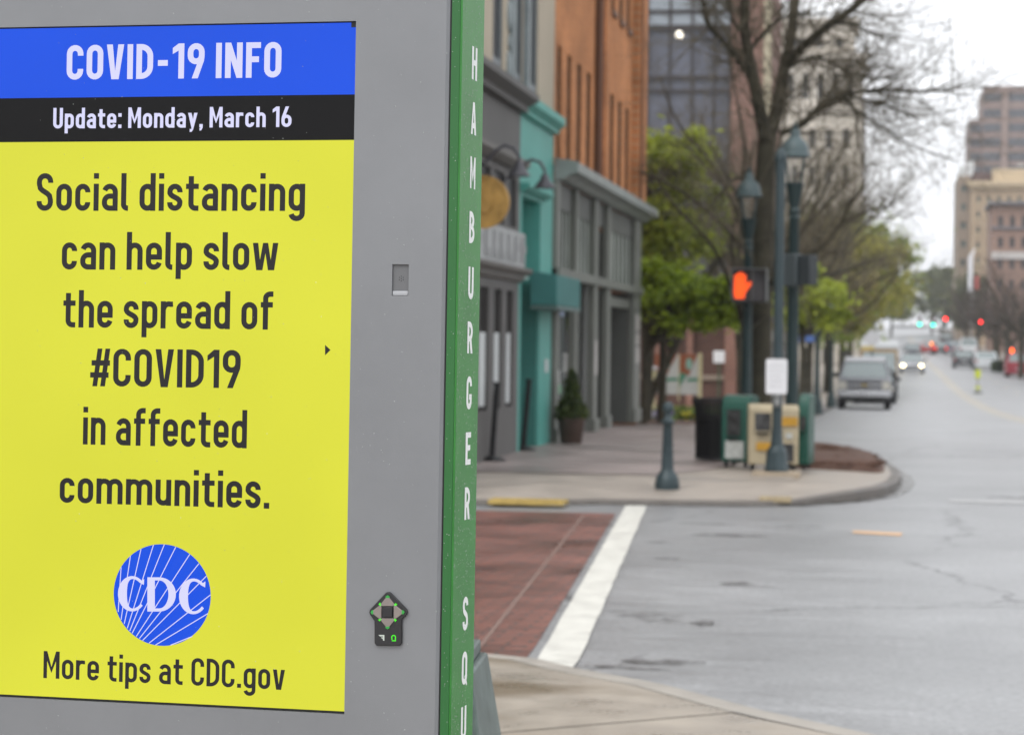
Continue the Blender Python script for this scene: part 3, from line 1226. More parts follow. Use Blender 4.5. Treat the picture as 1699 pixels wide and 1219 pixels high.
def serif_c(cx, cy, rx, ry, th, tn):
    o_, i_ = [], []
    for k in range(29):
        a = 48 + (318 - 48) * k / 28
        ca, sa = math.cos(R(a)), math.sin(R(a))
        o_.append((cx + rx * ca, cy - ry * sa))
        f = (1 - ca) / 2
        i_.append((cx + (rx - (tn + (th - tn) * f)) * ca + (th - tn) * .12, cy - (ry - tn) * sa))
    # terminals flare
    q = o_ + [(cx + rx * .80, cy + ry * .79), (cx + rx * .70, cy + ry * .70)] + i_[::-1][2:-1] + [(cx + rx * .80, cy - ry * .46), (cx + rx * .86, cy - ry * .88)]
    n = len(o_)
    for k in range(n - 1):
        LT.polygon([zq(*o_[k]), zq(*o_[k + 1]), zq(*i_[k + 1]), zq(*i_[k])])
    LT.polygon([zq(*o_[0]), zq(*i_[0]), zq(cx + rx * .83, cy - ry * .50), zq(cx + rx * .85, cy - ry * .84)])


def serif_d(cx0, cx1, y0, y1, th, tn):
    LT.polygon([zq(cx0, y0), zq(cx0 + th, y0), zq(cx0 + th, y1), zq(cx0, y1)])
    mx_, my, ry = cx0 + (cx1 - cx0) * .42, (y0 + y1) / 2, (y1 - y0) / 2
    o_ = [(cx0 + th * .5, y0)] + [(mx_ + (cx1 - mx_) * math.cos(R(a)), my - ry * math.sin(R(a))) for a in range(90, -91, -10)] + [(cx0 + th * .5, y1)]
    i_ = [(cx0 + th * .5, y0 + tn)] + [(mx_ + (cx1 - th - mx_) * math.cos(R(a)), my - (ry - tn) * math.sin(R(a))) for a in range(90, -91, -10)] + [(cx0 + th * .5, y1 - tn)]
    for k in range(len(o_) - 1):
        LT.polygon([zq(*o_[k]), zq(*o_[k + 1]), zq(*i_[k + 1]), zq(*i_[k])])


serif_c(405, 605, 137, 170, 80, 28)
serif_d(552, 826, 447, 776, 72, 30)
serif_c(994, 630, 138, 172, 80, 28)
LT.mb.build('emblem_lettering', m_wht, scr_o, smooth=0)

# keypad
m_kblack = M('keypad_plastic', (.016, .016, .018), .35, spec=.5)
m_kgrey = M('keypad_button', (.23, .20, .185), .5, var=.1, vs=60)
m_glow = M('keypad_glow', (.02, .3, .01), .4, emit=.9, ecol=(.06, .62, .015))
m_glow2 = M('keypad_glow_dim', (.02, .2, .03), .4, emit=.35, ecol=(.06, .42, .1))
kq = lambda X, Y: kp(590 + X / 9.37, 960 + Y / 9.37, .006)
house = [(470, 212), (505, 200), (540, 212), (790, 470), (808, 515), (790, 555), (718, 628), (718, 1000), (685, 1037), (325, 1037), (292, 1000), (292, 650), (225, 560), (208, 515), (222, 475)]
kb_ = MB()
kb_.prism([kq(*p) for p in house], lambda a, b, d: L3(a, b, d), .0002, .006)
kpad = kb_.build('keypad', m_kblack, kio, bevel=.0012)
dia = lambda X, Y: (505 + X, 515 + Y)


def btn(pts, name, m, z0=.0058, z1=.0078):
    q = MB()
    q.prism([kq(*p) for p in pts], lambda a, b, d: L3(a, b, d), z0, z1)
    return q.build(name, m, kpad, bevel=.0006)


for k in range(4):
    c, s_ = [(1, 0), (0, 1), (-1, 0), (0, -1)][k]
    rot = lambda X, Y: (500 + c * X - s_ * Y, 515 + s_ * X + c * Y)
    btn([rot(*p) for p in ((-85, -95), (85, -95), (112, -118), (20, -235), (-20, -235), (-112, -118))], 'button', m_kgrey)
    g_ = MB()
    g_.prism([kq(*rot(*p)) for p in ((92, -108), (112, -88), (150, -118), (122, -142))], lambda a, b, d: L3(a, b, d), .0058, .0074)
    g_.build('backlight', m_glow, kpad)
    g_ = MB()
    g_.prism([kq(*rot(*p)) for p in ((-26, -222), (26, -222), (34, -240), (0, -264), (-34, -240))], lambda a, b, d: L3(a, b, d), .0058, .0079)
    g_.build('backlight', m_glow2, kpad)
btn([(432, 437), (578, 437), (578, 590), (432, 590)], 'button', m_kblack, .0058, .0098)
ic = Lettering(lambda a, b, z: L3(a, b, .0063 + z))
for pg in ([(355, 868), (448, 868), (448, 890), (380, 890)], [(425, 890), (448, 890), (448, 960), (425, 950)], [(395, 905), (425, 905), (425, 925), (410, 925)]):
    ic.polygon([kq(*p) for p in pg])
ic.mb.build('white_symbol', M('keypad_print', (.5, .55, .5), .5), kpad, smooth=0)
ic = Lettering(lambda a, b, z: L3(a, b, .0063 + z))
ic.stroke([kq(*p) for p in [(565, 945)] + arc(592, 905, 30, -30, 210, -30, 10) + [(620, 945), (620, 958), (565, 958)]], .0009)
ic.mb.build('green_symbol', m_glow, kpad, smooth=0)

# lettering on the green edge: pixel rows of each letter as read in the photograph
m_edge = M('edge_vinyl', (.8, .81, .8), .6)


def edge_v(py):                            # height on the side face at letter depth
    px = 784 - 17.5 * py / 1219
    r = ray(px, py)
    k = ((KO + KU * UG - EYEV) @ KU) / (r @ KU)
    q = EYEV + r * k - KO
    return float(q @ KV)


ED = Lettering(lambda a, b, z: (UG + .0004 + z, a, b + ZB))
W0, W1 = .0785, .1165
rows = [('H', 76, 131), ('A', 168, 222), ('M', 259, 312), ('B', 350, 403), ('U', 442, 496), ('R', 533, 586), ('G', 624, 679), ('E', 717, 771), ('R', 808, 862), ('S', 990, 1046), ('Q', 1081, 1136), ('U', 1172, 1228)]
pitch = []
for c, a, b in rows:
    va, vb = edge_v(a), edge_v(b)
    ED = Lettering(lambda a, b, z: (UG + .0004 + z, a, b + ZB))
    ED.line(c, W0, W1, vb, vb, va - vb, va - vb, .17, .0)
    ED.mb.build('edge_letter', m_edge, cas_o, smooth=0)
    pitch.append(vb)
dp = (pitch[0] - pitch[8]) / 8
for k, c in enumerate('ARE'):
    b = pitch[-1] - dp * (k + 1)
    ED = Lettering(lambda a, b, z: (UG + .0004 + z, a, b + ZB))
    ED.line(c, W0, W1, b, b, .058, .058, .17, 0)
    ED.mb.build('edge_letter', m_edge, cas_o, smooth=0)

# raindrops clinging to the front and the edge
rg = random.Random(11)
dr = MB()


def drop(c, ax, r):
    n = 7
    vs, fs = [], []
    ax = np.array(ax, float)
    t1 = np.cross(ax, (0.01, .3, 1.0))
    t1 /= np.linalg.norm(t1)
    t2 = np.cross(ax, t1)
    for q, hgt in ((1, 0), (.85, .28), (.5, .5)):
        for i in range(n):
            a = 2 * PI * i / n
            vs.append(np.array(c) + (t1 * math.cos(a) + t2 * math.sin(a)) * r * q + ax * hgt * r)
    vs.append(np.array(c) + ax * .58 * r)
    for j in range(2):
        for i in range(n):
            fs.append((j * n + i, j * n + (i + 1) % n, (j + 1) * n + (i + 1) % n, (j + 1) * n + i))
    for i in range(n):
        fs.append((2 * n + i, 2 * n + (i + 1) % n, 3 * n))
    dr.add(vs, fs)


for i in range(700):
    u, v = rg.uniform(-.6, .168), rg.uniform(-.1, 1.3)
    if -WS - .02 < u < .004 and -.02 < v < HS + .01:
        if rg.random() < .72:
            continue
        drop(S3(u, v, .0007), (0, -1, 0), rg.choice([.0005, .0006, .0009]))
    else:
        drop(L3(u, v, .0), (0, -1, 0), rg.choice([.0005, .0007, .0009, .0012]))
for i in range(1300):
    v = rg.uniform(-.1, 1.3)
    drop((UG, rg.uniform(.01, .165), v + ZB), (1, 0, 0), rg.choice([.0006, .0008, .0010, .0013]))
for i in range(60):
    drop((rg.uniform(.177, .188), .0032, rg.uniform(-.1, 1.3) + ZB), (0, -1, 0), rg.choice([.0006, .0009]))
o = dr.build('raindrops', M('water_drop', (.8, .86, .82), .08, spec=.6, trans=.62), kio, smooth=180)
o['kind'] = 'stuff'

# ------------------------------------------------------------------ square post base just behind the kiosk
def corner(px, py, Y):
    p = at(px, py, Y)
    return p


pb = thing('post_base', 'weathered grey-green tapered post base with stepped cap behind the kiosk edge', 'post base', (-1.205, 5.95, .032), R(4))
tp = MB()
zt = .715
for z0, z1, h0, h1 in ((0, zt, .325, .208),):
    vs = [(-h0, -h0, z0), (h0, -h0, z0), (h0, h0, z0), (-h0, h0, z0), (-h1, -h1, z1), (h1, -h1, z1), (h1, h1, z1), (-h1, h1, z1)]
    tp.add(vs, [(0, 3, 2, 1), (4, 5, 6, 7), (0, 1, 5, 4), (1, 2, 6, 5), (2, 3, 7, 6), (3, 0, 4, 7)])
m_wgreen = M('weathered_green_grey', (.105, .135, .125), .5, var=.3, vs=9, bump=.15, bs=70)
tp.build('shaft', m_wgreen, pb, bevel=.006)
st_ = MB()
st_.box(-.192, .192, -.192, .192, zt + .001, zt + .035)
st_.box(-.165, .165, -.165, .165, zt + .036, zt + .07)
st_.build('cap', m_wgreen, pb, bevel=.005)

# ------------------------------------------------------------------ left row of shops
FX = -4.65
fF = lambda a, b, d: (FX - d, a, b)          # facade plane: a = along street, b = height
m_beige = M('beige_plaster', (.44, .38, .29), .8, var=.12, vs=.7)
m_char = M('charcoal_paint', (.098, .094, .090), .6, var=.12, vs=1.2)
m_char2 = M('charcoal_trim', (.125, .118, .108), .55, var=.12, vs=2)
m_teal = M('teal_paint', (.085, .34, .29), .55, var=.10, vs=1.3)
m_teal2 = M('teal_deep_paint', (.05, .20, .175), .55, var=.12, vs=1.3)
m_dglass = M('dark_glass', (.02, .022, .024), .4, spec=.1)
m_glass = M('shop_glass', (.10, .115, .115), .10, spec=.7, var=.4, vs=.7)
m_trimb = M('pale_blue_iron', (.24, .275, .28), .6, var=.2, vs=4)
m_frost = M('frosted_panel', (.55, .58, .58), .5)
m_cream = M('cream_paint', (.46, .42, .25), .6, var=.1)
m_lgrey = M('pale_grey_panel', (.36, .37, .37), .6, var=.25, vs=6)

ba = thing('shop_building', 'beige plaster building over a charcoal and teal shopfront with ornate upper windows', 'building', (FX, 28, .15))
w = MB()
wh = [(28.2, 29.0, 4.85, 9), (29.62, 30.62, 4.85, 9), (31.2, 31.95, 4.85, 9)]
grid_wall(w, 22.5, 33.55, 4.6, 12, wh, fF, .06)
w.poly([(FX, 22.5, .1), (FX - 12, 22.5, .1), (FX - 12, 22.5, 12), (FX, 22.5, 12)])
w.poly([(FX, 22.5, 12), (FX, 33.55, 12), (FX - 12, 33.55, 12), (FX - 12, 22.5, 12)])
w.build('upper_wall', m_beige, ba, world=True, smooth=0)
for a0, a1, b0, b1 in wh:
    q = MB()
    q.box(FX - .1, FX - .055, a0 + .001, a1 - .001, b0, b1)
    wo = q.build('window', m_dglass, ba, world=True)
    q = MB()
    for a in (a0, a1 - .1):
        q.box(FX - .054, FX - .02, a + .002, a + .098, b0, b1)
    q.box(FX - .054, FX - .02, a0 + .1, a1 - .1, b0, b0 + .12)
    wf = q.build('window_frame', M('slate_frame', (.15, .17, .18), .5), wo, world=True)
q = MB()
for a in (29.5, 30.72):
    q.box(FX + .002, FX + .07, a - .10, a + .10, 4.75, 9)
    s_ = -1 if a < 30 else 1
    for k in range(7):
        z = 4.95 + k * .62
        q.ball((FX + .01, a + s_ * .13, z), .13, 10, 8, .4, 1, 1.5)
        q.ball((FX + .01, a + s_ * .12, z + .3), .07, 8, 6, .5, 1, 1.2)
q.build('ornate_window_surround', m_trimb, ba, world=True)
# charcoal shopfront
w = MB()
zc = .15
opn = [(26.6, 27.2, 3.0, 3.62), (27.35, 28.2, 3.0, 3.62), (28.45, 29.25, 3.0, 3.62), (29.5, 30.2, 3.0, 3.62)]
dpn = [(25.2, 25.9, .75, 2.2), (26.3, 27.0, .75, 2.2), (27.45, 28.15, .75, 2.2), (28.55, 29.15, .75, 2.2), (29.5, 30.05, .75, 2.2)]
grid_wall(w, 22.5, 30.48, zc, 4.6, opn + dpn, fF, .05)
sf = w.build('charcoal_shopfront', m_char, ba, world=True, smooth=0)
for a0, a1, b0, b1 in opn:
    q = MB()
    q.box(FX - .09, FX - .045, a0, a1, b0, b1)
    q.build('transom_pane', m_dglass, sf, world=True)
for a0, a1, b0, b1 in dpn:
    q = MB()
    q.box(FX - .09, FX - .045, a0, a1, b0, b1)
    q.build('door_pane', M('door_dark', (.02, .018, .017), .6, spec=.05), sf, world=True)
    q = MB()
    q.box(FX - .0445, FX - .03, a0 + .25, a1 - .04, b0 + .05, b0 + .92)
    q.build('frosted_panel', m_frost, sf, world=True)
q = MB()
q.prism([(0, 0), (.10, 0), (.10, .07), (.24, .14), (.24, .22), (0, .22)], lambda a, b, d: (FX + a + .002, d, 4.48 + b), 22.5, 30.45)
q.build('cornice', m_char, ba, world=True, smooth=0)
q = MB()
q.prism([(0, 0), (.05, 0), (.14, .07), (.14, .13), (0, .13)], lambda a, b, d: (FX + a + .002, d, 3.72 + b), 22.5, 30.42)
q.prism([(0, 0), (.03, 0), (.07, .04), (.07, .08), (0, .08)], lambda a, b, d: (FX + a + .002, d, 2.32 + b), 22.5, 30.5)
q.prism([(0, 0), (.10, .0), (.16, .05), (.16, .09), (0, .09)], lambda a, b, d: (FX + a + .002, d, 2.40 + b), 22.5, 30.6)
q.build('ledge', m_char2, ba, world=True, smooth=0)
# pierced pale band above the doors
q = MB()
q.box(FX + .003, FX + .06, 22.6, 30.6, 2.50, 2.94)
bd = q.build('fascia_band', m_lgrey, ba, world=True)
rg = random.Random(5)
a = 25.2
m_rel = M('band_relief_grey', (.26, .265, .265), .6)
while a < 30.4:
    q = MB()
    q.box(FX + .061, FX + .075, a, a + .18, 2.56, 2.88)
    k = .13 * rg.randint(0, 1)
    q.box(FX + .061, FX + .075, a + .18, a + .36, 2.56 + k, 2.66 + k)
    q.build('relief_block', m_rel, bd, world=True)
    a += .56
# teal bay
w = MB()
grid_wall(w, 30.48, 33.55, zc, 4.6, [(30.68, 32.35, zc, 3.45)], fF, 1.0)
tb = w.build('teal_shopfront', m_teal, ba, world=True, smooth=0)
q = MB()
q.prism([(0, 0), (.07, 0), (.07, .05), (.16, .12), (.16, .22), (0, .22)], lambda a, b, d: (FX + a + .002, d, 4.48 + b), 30.46, 33.6)
q.build('cornice', m_teal, ba, world=True, smooth=0)
q = MB()
q.prism([(0, 0), (.05, 0), (.12, .05), (.12, .10), (0, .10)], lambda a, b, d: (FX + a + .002, d, 3.5 + b), 30.5, 32.75)
q.build('ledge', m_teal, ba, world=True, smooth=0)
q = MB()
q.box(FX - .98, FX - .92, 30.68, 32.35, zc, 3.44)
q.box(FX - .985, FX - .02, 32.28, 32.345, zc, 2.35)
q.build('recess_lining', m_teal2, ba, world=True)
q = MB()
q.box(FX - .9, FX - .86, 30.8, 32.2, 2.5, 3.4)
q.build('transom_pane', m_glass, ba, world=True)
q = MB()
q.box(FX - .86, FX - .80, 31.0, 31.95, zc + .05, 2.3)
do_ = q.build('door', M('recess_door', (.13, .16, .15), .5), ba, world=True)
q = MB()
q.box(FX - .79, FX - .77, 31.1, 31.5, 1.2, 2.0)
q.build('notice', m_frost, do_, world=True)
q = MB()
q.box(FX - .30, FX - .18, 30.72, 30.84, zc, 2.36)
q.build('cream_jamb', m_cream, ba, world=True)
q = MB()
q.box(FX - .35, FX + .05, 30.66, 30.98, 2.37, 2.47)
q.build('jamb_cap', M('pale_teal', (.3, .45, .42), .6), ba, world=True)
q = MB()
q.box(FX + .003, FX + .02, 32.9, 33.15, 1.15, 1.33)
q.build('notice', m_frost, ba, world=True)

aw = thing('awning', 'small dark teal box awning over the recessed shop door', 'awning', (FX, 32.5, 2.05))
q = MB()
q.prism([(0.004, 0), (.36, 0), (.36, .40), (0.004, .45)], lambda a, b, d: (FX + a, d, 2.05 + b), 31.45, 33.9)
q.build('canvas', M('teal_canvas', (.045, .175, .165), .7, var=.12, vs=2), aw, world=True, bevel=.01)
q = MB()
q.box(FX + .01, FX + .37, 31.43, 33.92, 2.0, 2.045)
q.build('frame', M('awning_frame', (.10, .16, .15), .5), aw, world=True)

# disc sign
ds = thing('disc_sign', 'round worn golden disc sign on the charcoal shopfront', 'sign', (FX + .36, 25.5, float(at(797, 335, 25.5)[2])))
for nm, rr, d0, d1, m_ in (('disc', .285, 0, .06, M('worn_gold', (.42, .25, .07), .45, metal=.35, var=.35, vs=6, bump=.4, bs=14)), ('rim', .285, -.012, -.001, None), ('boss', .12, -.03, -.013, None)):
    q = MB()
    if nm == 'rim':
        n = 40
        vs = []
        for k in range(n):
            a = 2 * PI * k / n
            for r_ in (.285, .245):
                for d in (d0, d1):
                    vs.append((r_ * math.cos(a), d, r_ * math.sin(a)))
        fs = []
        for k in range(n):
            i, j = 4 * k, 4 * ((k + 1) % n)
            fs += [(i, j, j + 2, i + 2), (i, i + 1, j + 1, j), (i + 2, j + 2, j + 3, i + 3)]
        q.add(vs, fs)
    else:
        q.prism([(rr * math.cos(2 * PI * k / 40), rr * math.sin(2 * PI * k / 40)) for k in range(40)], lambda a, b, d: (a, d, b), d0, d1)
    q.build(nm, MATS['worn_gold'], ds, smooth=40)
q = MB()
q.tube([(-.355, .075, .15), (.0, .075, .15)], .013)
q.tube([(-.355, .075, -.15), (.0, .075, -.15)], .013)
q.build('bracket', m_char, ds)


def gooseneck(loc, label):
    t = thing('gooseneck_lamp', label, 'wall lamp', loc, group='gooseneck lamps on the shopfronts')
    q = MB()
    q.prism([(.05 * math.cos(2 * PI * k / 16), .05 * math.sin(2 * PI * k / 16)) for k in range(16)], lambda a, b, d: (d, a, b), 0, .025)
    q.build('wall_plate', m_lamp, t)
    q = MB()
    q.tube([(.02, 0, 0), (.12, 0, .0), (.22, 0, .06), (.31, 0, .17), (.42, 0, .23), (.52, 0, .2), (.575, 0, .11), (.58, 0, .03)], .02, 8)
    q.build('arm', m_lamp, t)
    q = MB()
    q.lathe([(.03, .05), (.045, .04), (.055, -.01), (.09, -.05), (.125, -.10), (.13, -.115), (.12, -.11), (.07, -.06), (.02, -.02)], 24, (.58, 0, 0))
    q.build('shade', m_lamp, t, smooth=50)
    return t


m_lamp = M('lamp_grey_enamel', (.075, .075, .085), .35, metal=.2)
gooseneck((FX, 26.6, 3.52), 'grey gooseneck wall lamp nearest the golden disc on the charcoal wall')
gooseneck((FX, 28.65, 3.52), 'grey gooseneck wall lamp farther from the kiosk, its shade seen against the teal wall')

# brick building with grey storefront
m_brick = brick_mat('orange_brick', (.50, .20, .075), (.41, .155, .058), (.42, .24, .13), 'YZ', .22, .075, .85, .008, .26)
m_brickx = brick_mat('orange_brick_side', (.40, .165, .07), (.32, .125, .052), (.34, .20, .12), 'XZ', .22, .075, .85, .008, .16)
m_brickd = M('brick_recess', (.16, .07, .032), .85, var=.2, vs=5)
m_sgrey = M('storefront_grey', (.15, .158, .138), .5, var=.12, vs=1.4)
m_sgrey2 = M('storefront_dark_grey', (.085, .09, .082), .5, var=.12, vs=1.4)
bb = thing('brick_building', 'orange brick building with slot windows above a grey corniced storefront', 'building', (FX, 39.5, .1))
sl_ = [(33.9, 34.3), (34.95, 35.4), (36.1, 36.58), (37.25, 37.76), (40.5, 41.02), (41.7, 42.24), (42.9, 43.46)]
holes = [(a, b, 4.15, 5.78) for a, b in sl_] + [(a, b, 7.2, 8.9) for a, b in sl_] + [(38.25, 38.55, 4.1, 14)]
w = MB()
grid_wall(w, 33.57, 45.4, 4.05, 14, holes, fF, .03)
w.build('upper_wall', m_brick, bb, world=True, smooth=0)
w = MB()
w.poly([(FX, 45.4, 0), (FX - 14, 45.4, 0), (FX - 14, 45.4, 14), (FX, 45.4, 14)])
w.poly([(FX, 33.57, 4.6), (FX - 14, 33.57, 4.6), (FX - 14, 33.57, 14), (FX, 33.57, 14)])
w.poly([(FX, 33.57, 14), (FX, 45.4, 14), (FX - 14, 45.4, 14), (FX - 14, 33.57, 14)])
w.build('side_wall', m_brickx, bb, world=True, smooth=0)
for (a0, a1, b0, b1) in holes[:-1]:
    q = MB()
    q.box(FX - .06, FX - .025, a0, a1, b0, b1)
    wo = q.build('window', M('slot_glass', (.018, .015, .013), .8, spec=.02), bb, world=True)
    q = MB()
    q.box(FX - .08, FX + .05, a0 - .04, a1 + .04, b0 - .10, b0 - .002)
    q.build('window_sill', M('brown_sill', (.16, .085, .05), .7), wo, world=True)
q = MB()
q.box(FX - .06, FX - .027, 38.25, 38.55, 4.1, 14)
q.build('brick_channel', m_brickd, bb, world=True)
q = MB()
q.tube([(FX + .05, 38.4, 4.17), (FX + .05, 38.4, 14)], .07, 10)
q.build('downpipe', M('brown_pipe', (.12, .055, .03), .5), bb, world=True)
q = MB()
q.box(FX + .003, FX + .13, 44.0, 45.42, 4.12, 14)
q.box(FX + .003, FX + .09, 39.0, 39.7, 4.12, 14)
q.build('pilaster', m_brick, bb, world=True)
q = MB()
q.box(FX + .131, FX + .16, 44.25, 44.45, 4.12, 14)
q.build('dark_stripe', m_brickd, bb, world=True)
q = MB()
q.prism([(0, 0), (.12, 0), (.2, .06), (.34, .10), (.34, .24), (.30, .26), (0, .30)], lambda a, b, d: (FX + a + .002, d, 3.86 + b), 33.65, 45.7)
q.build('cornice', M('cornice_grey_green', (.24, .265, .25), .5, var=.15, vs=2), bb, world=True, smooth=0)
q = MB()
q.box(FX - .06, FX - .02, 33.6, 45.4, 3.485, 3.86)
q.box(FX - .30, FX - .26, 33.6, 45.4, 2.62, 3.48)
q.box(FX - .30, FX - .16, 38.1, 40.4, .1, 3.48)
q.build('shaded_signboard', m_sgrey2, bb, world=True)  # darker grey stands for the shade under the cornice
for a0, a1 in ((35.75, 36.0), (38.1, 38.62), (39.9, 40.4), (44.3, 45.4), (33.6, 33.95)):
    q = MB()
    q.box(FX - .05, FX + .06, a0, a1, .1, 3.86)
    q.box(FX - .05, FX + .10, a0 - .04, a1 + .04, .1, .35)
    q.build('column', m_sgrey, bb, world=True, bevel=.01)
q = MB()
q.box(FX - .05, FX + .10, 33.6, 45.6, 2.48, 2.62)
q.build('beam', m_sgrey, bb, world=True, bevel=.01)
for k, (a0, a1) in enumerate(((33.95, 35.75), (36.0, 38.1), (40.4, 44.3))):
    q = MB()
    q.box(FX - .08, FX - .045, a0, a1, 2.62, 3.48)
    tw = q.build('transom_window', M('transom_glass', (.27, .30, .265), .4, var=.3, vs=2.5), bb, world=True)
    n = 4 if k < 2 else 6
    for i in range(1, n):
        q = MB()
        a = a0 + (a1 - a0) * i / n
        q.box(FX - .0445, FX - .02, a - .02, a + .02, 2.62, 3.48)
        q.build('glazing_bar', m_sgrey2, tw, world=True)
q = MB()
q.box(FX - .12, FX - .08, 33.95, 36.9, .1, 2.48)
dw = q.build('display_window', m_glass, bb, world=True)
rg = random.Random(3)
PC = [(.5, .5, .48), (.42, .08, .04), (.55, .5, .12), (.12, .3, .16), (.6, .6, .6), (.45, .12, .14), (.2, .25, .35), (.5, .3, .12)]
for i in range(26):
    a, b = rg.uniform(34.0, 36.5), rg.uniform(.7, 2.2)
    q = MB()
    q.box(FX - .0795, FX - .075 + .0006 * i, a, a + rg.uniform(.18, .5), b, b + rg.uniform(.12, .4))
    c = rg.choice(PC)
    q.build('poster', M('poster_%d' % PC.index(c), c, .5, var=.4, vs=7), dw, world=True)
q = MB()
q.box(FX - .20, FX - .16, 36.9, 38.1, .1, 2.48)
q.build('door', m_sgrey2, bb, world=True)
q = MB()
q.box(FX - 1.2, FX - 1.15, 40.4, 44.3, .1, 2.48)
q.box(FX - 1.14, FX - .05, 44.2, 44.29, .1, 2.48)
q.box(FX - 1.14, FX - .05, 40.42, 40.5, .1, 2.48)
q.build('recessed_entrance', m_sgrey2, bb, world=True)
q = MB()
q.box(FX - .10, FX - .03, 40.42, 44.28, 2.2, 2.36)
q.build('entrance_header', m_sgrey, bb, world=True)
for a0, a1, b0, b1 in ((44.5, 45.2, 1.2, 1.5), (44.5, 45.2, 1.55, 1.75), (44.5, 45.2, 1.8, 2.1), (38.15, 38.5, 1.05, 1.6)):
    q = MB()
    q.box(FX + .061, FX + .07, a0, a1, b0, b1)
    q.build('notice', M('faded_notice', (.42, .40, .38), .6, var=.3, vs=4), bb, world=True)

# leaning barrier posts
def stanchion(px, py, lean, label):
    p = at(px, py, 28.1 if px < 840 else 31.0)
    t = thing('barrier_post', label, 'barrier post', (p[0], p[1], .155), group='black barrier posts by the shopfront')
    q = MB()
    q.lathe([(.17, 0), (.17, .015), (.12, .035), (.04, .06), (.03, .09)], 20)
    q.build('base', m_blk, t)
    q = MB()
    q.tube([(0, 0, .06), (lean, 0, .9)], [.036, .036], 10)
    q.tube([(lean, 0, .9), (lean * 1.03, 0, .93)], [.045, .045], 10)
    q.build('post', m_blk, t)


m_blk = M('black_steel', (.014, .014, .015), .4, metal=.2)
stanchion(816, 766, .05, 'black barrier post on round base by the frosted door panels')
stanchion(868, 748, .065, 'black barrier post on round base in front of teal doorway')

# potted conifer
pp = at(942, 733, 33.4)
pot = thing('plant_pot', 'brown ribbed tub pot on the brick pavement beside teal pillar', 'pot', (-4.33, 33.4, .155))
q = MB()
q.lathe([(.135, 0), (.15, .02), (.19, .30), (.205, .32), (.205, .36), (.185, .36), (.18, .31), (.01, .30)], 28, flute=.03)
q.build('tub', M('brown_tub', (.07, .045, .035), .6, var=.25, vs=8), pot)
q = MB()
q.lathe([(.175, .305), (.1, .325), (.01, .33)], 16)
q.build('soil', M('soil', (.03, .022, .016), .9), pot)


def leaves(mb, n, size, rg, shape, asp=1.6):
    for _ in range(n):
        c = shape(rg)
        a = np.array([rg.gauss(0, 1) for _ in range(3)])
        a /= np.linalg.norm(a) + 1e-9
        b = np.cross(a, [rg.gauss(0, 1) for _ in range(3)])
        b /= np.linalg.norm(b) + 1e-9
        s = size * rg.uniform(.55, 1.3)
        a, b = a * s * asp, b * s
        c = np.array(c)
        mb.add([c - a, c - b * .8 + a * .1, c + a, c + b * .8 + a * .1], [(0, 1, 2, 3)])


con = thing('potted_conifer', 'small cone-shaped green conifer growing in the brown tub', 'shrub', (-4.33, 33.4, .155 + .33))


def cone_shape(rg):
    h = rg.random() ** 1.4
    r = (.215 * (1 - h) ** .75 + .01) * math.sqrt(rg.random()) * (1 + .2 * math.sin(9 * h))
    a = rg.uniform(0, 2 * PI)
    return (r * math.cos(a), r * math.sin(a), .02 + .68 * h)


q = MB()
leaves(q, 2600, .022, random.Random(1), cone_shape)
q.build('foliage', leaf_mat('conifer_green', (.03, .05, .012), (.12, .16, .03), 6), con, smooth=0)
q = MB()
q.tube([(0, 0, -.02), (0, 0, .4)], [.02, .008], 6)
q.build('stem', M('stem_brown', (.06, .045, .03), .8), con)

# ------------------------------------------------------------------ street furniture at the corner
m_iron = M('green_grey_iron', (.036, .054, .060), .42, metal=.1, var=.18, vs=5, rvar=.1)
m_irond = M('dark_green_iron', (.02, .036, .037), .42, metal=.1, var=.18, vs=5)


def bollard(loc, label):
    t = thing('bollard', label, 'bollard', loc)
    q = MB()
    q.lathe([(.125, 0), (.128, .07), (.118, .085), (.122, .10), (.105, .14), (.07, .19), (.066, .2)], 24)
    q.build('base', m_iron, t)
    q = MB()
    q.lathe([(.066, .2), (.064, .22), (.047, .66), (.05, .665)], 24, flute=.05)
    q.build('shaft', m_iron, t)
    q = MB()
    q.lathe([(.05, .66), (.072, .675), (.074, .69), (.05, .71), (.036, .73), (.034, .77), (.05, .79), (.056, .82), (.05, .86), (.03, .885), (.005, .892)], 24)
    q.build('cap', m_iron, t)


bollard((float(at(1107, 800, 24.4)[0]), 24.4, .082), 'grey-green cast iron bollard standing alone at the far kerb')

bin_ = thing('litter_bin', 'black slatted steel litter bin beside the newspaper boxes', 'litter bin', (-2.03, 29.15, .155))
q = MB()
for k in range(30):
    a = 2 * PI * k / 30
    c, s_ = math.cos(a), math.sin(a)
    q.tube([(.22 * c, .22 * s_, .03), (.225 * c, .225 * s_, .5), (.24 * c, .24 * s_, .66), (.27 * c, .27 * s_, .74)], .015, 5)
q.build('slats', m_blk, bin_)
q = MB()
for r_, z in ((.235, .04), (.237, .52), (.268, .745)):
    q.tube([((r_) * math.cos(2 * PI * k / 32), r_ * math.sin(2 * PI * k / 32), z) for k in range(33)], .014, 6)
q.build('hoop', m_blk, bin_)
q = MB()
q.lathe([(.20, .02), (.205, .55), (.2, .55), (.195, .04)], 24)
q.build('liner', M('bin_liner', (.008, .008, .008), .6), bin_)


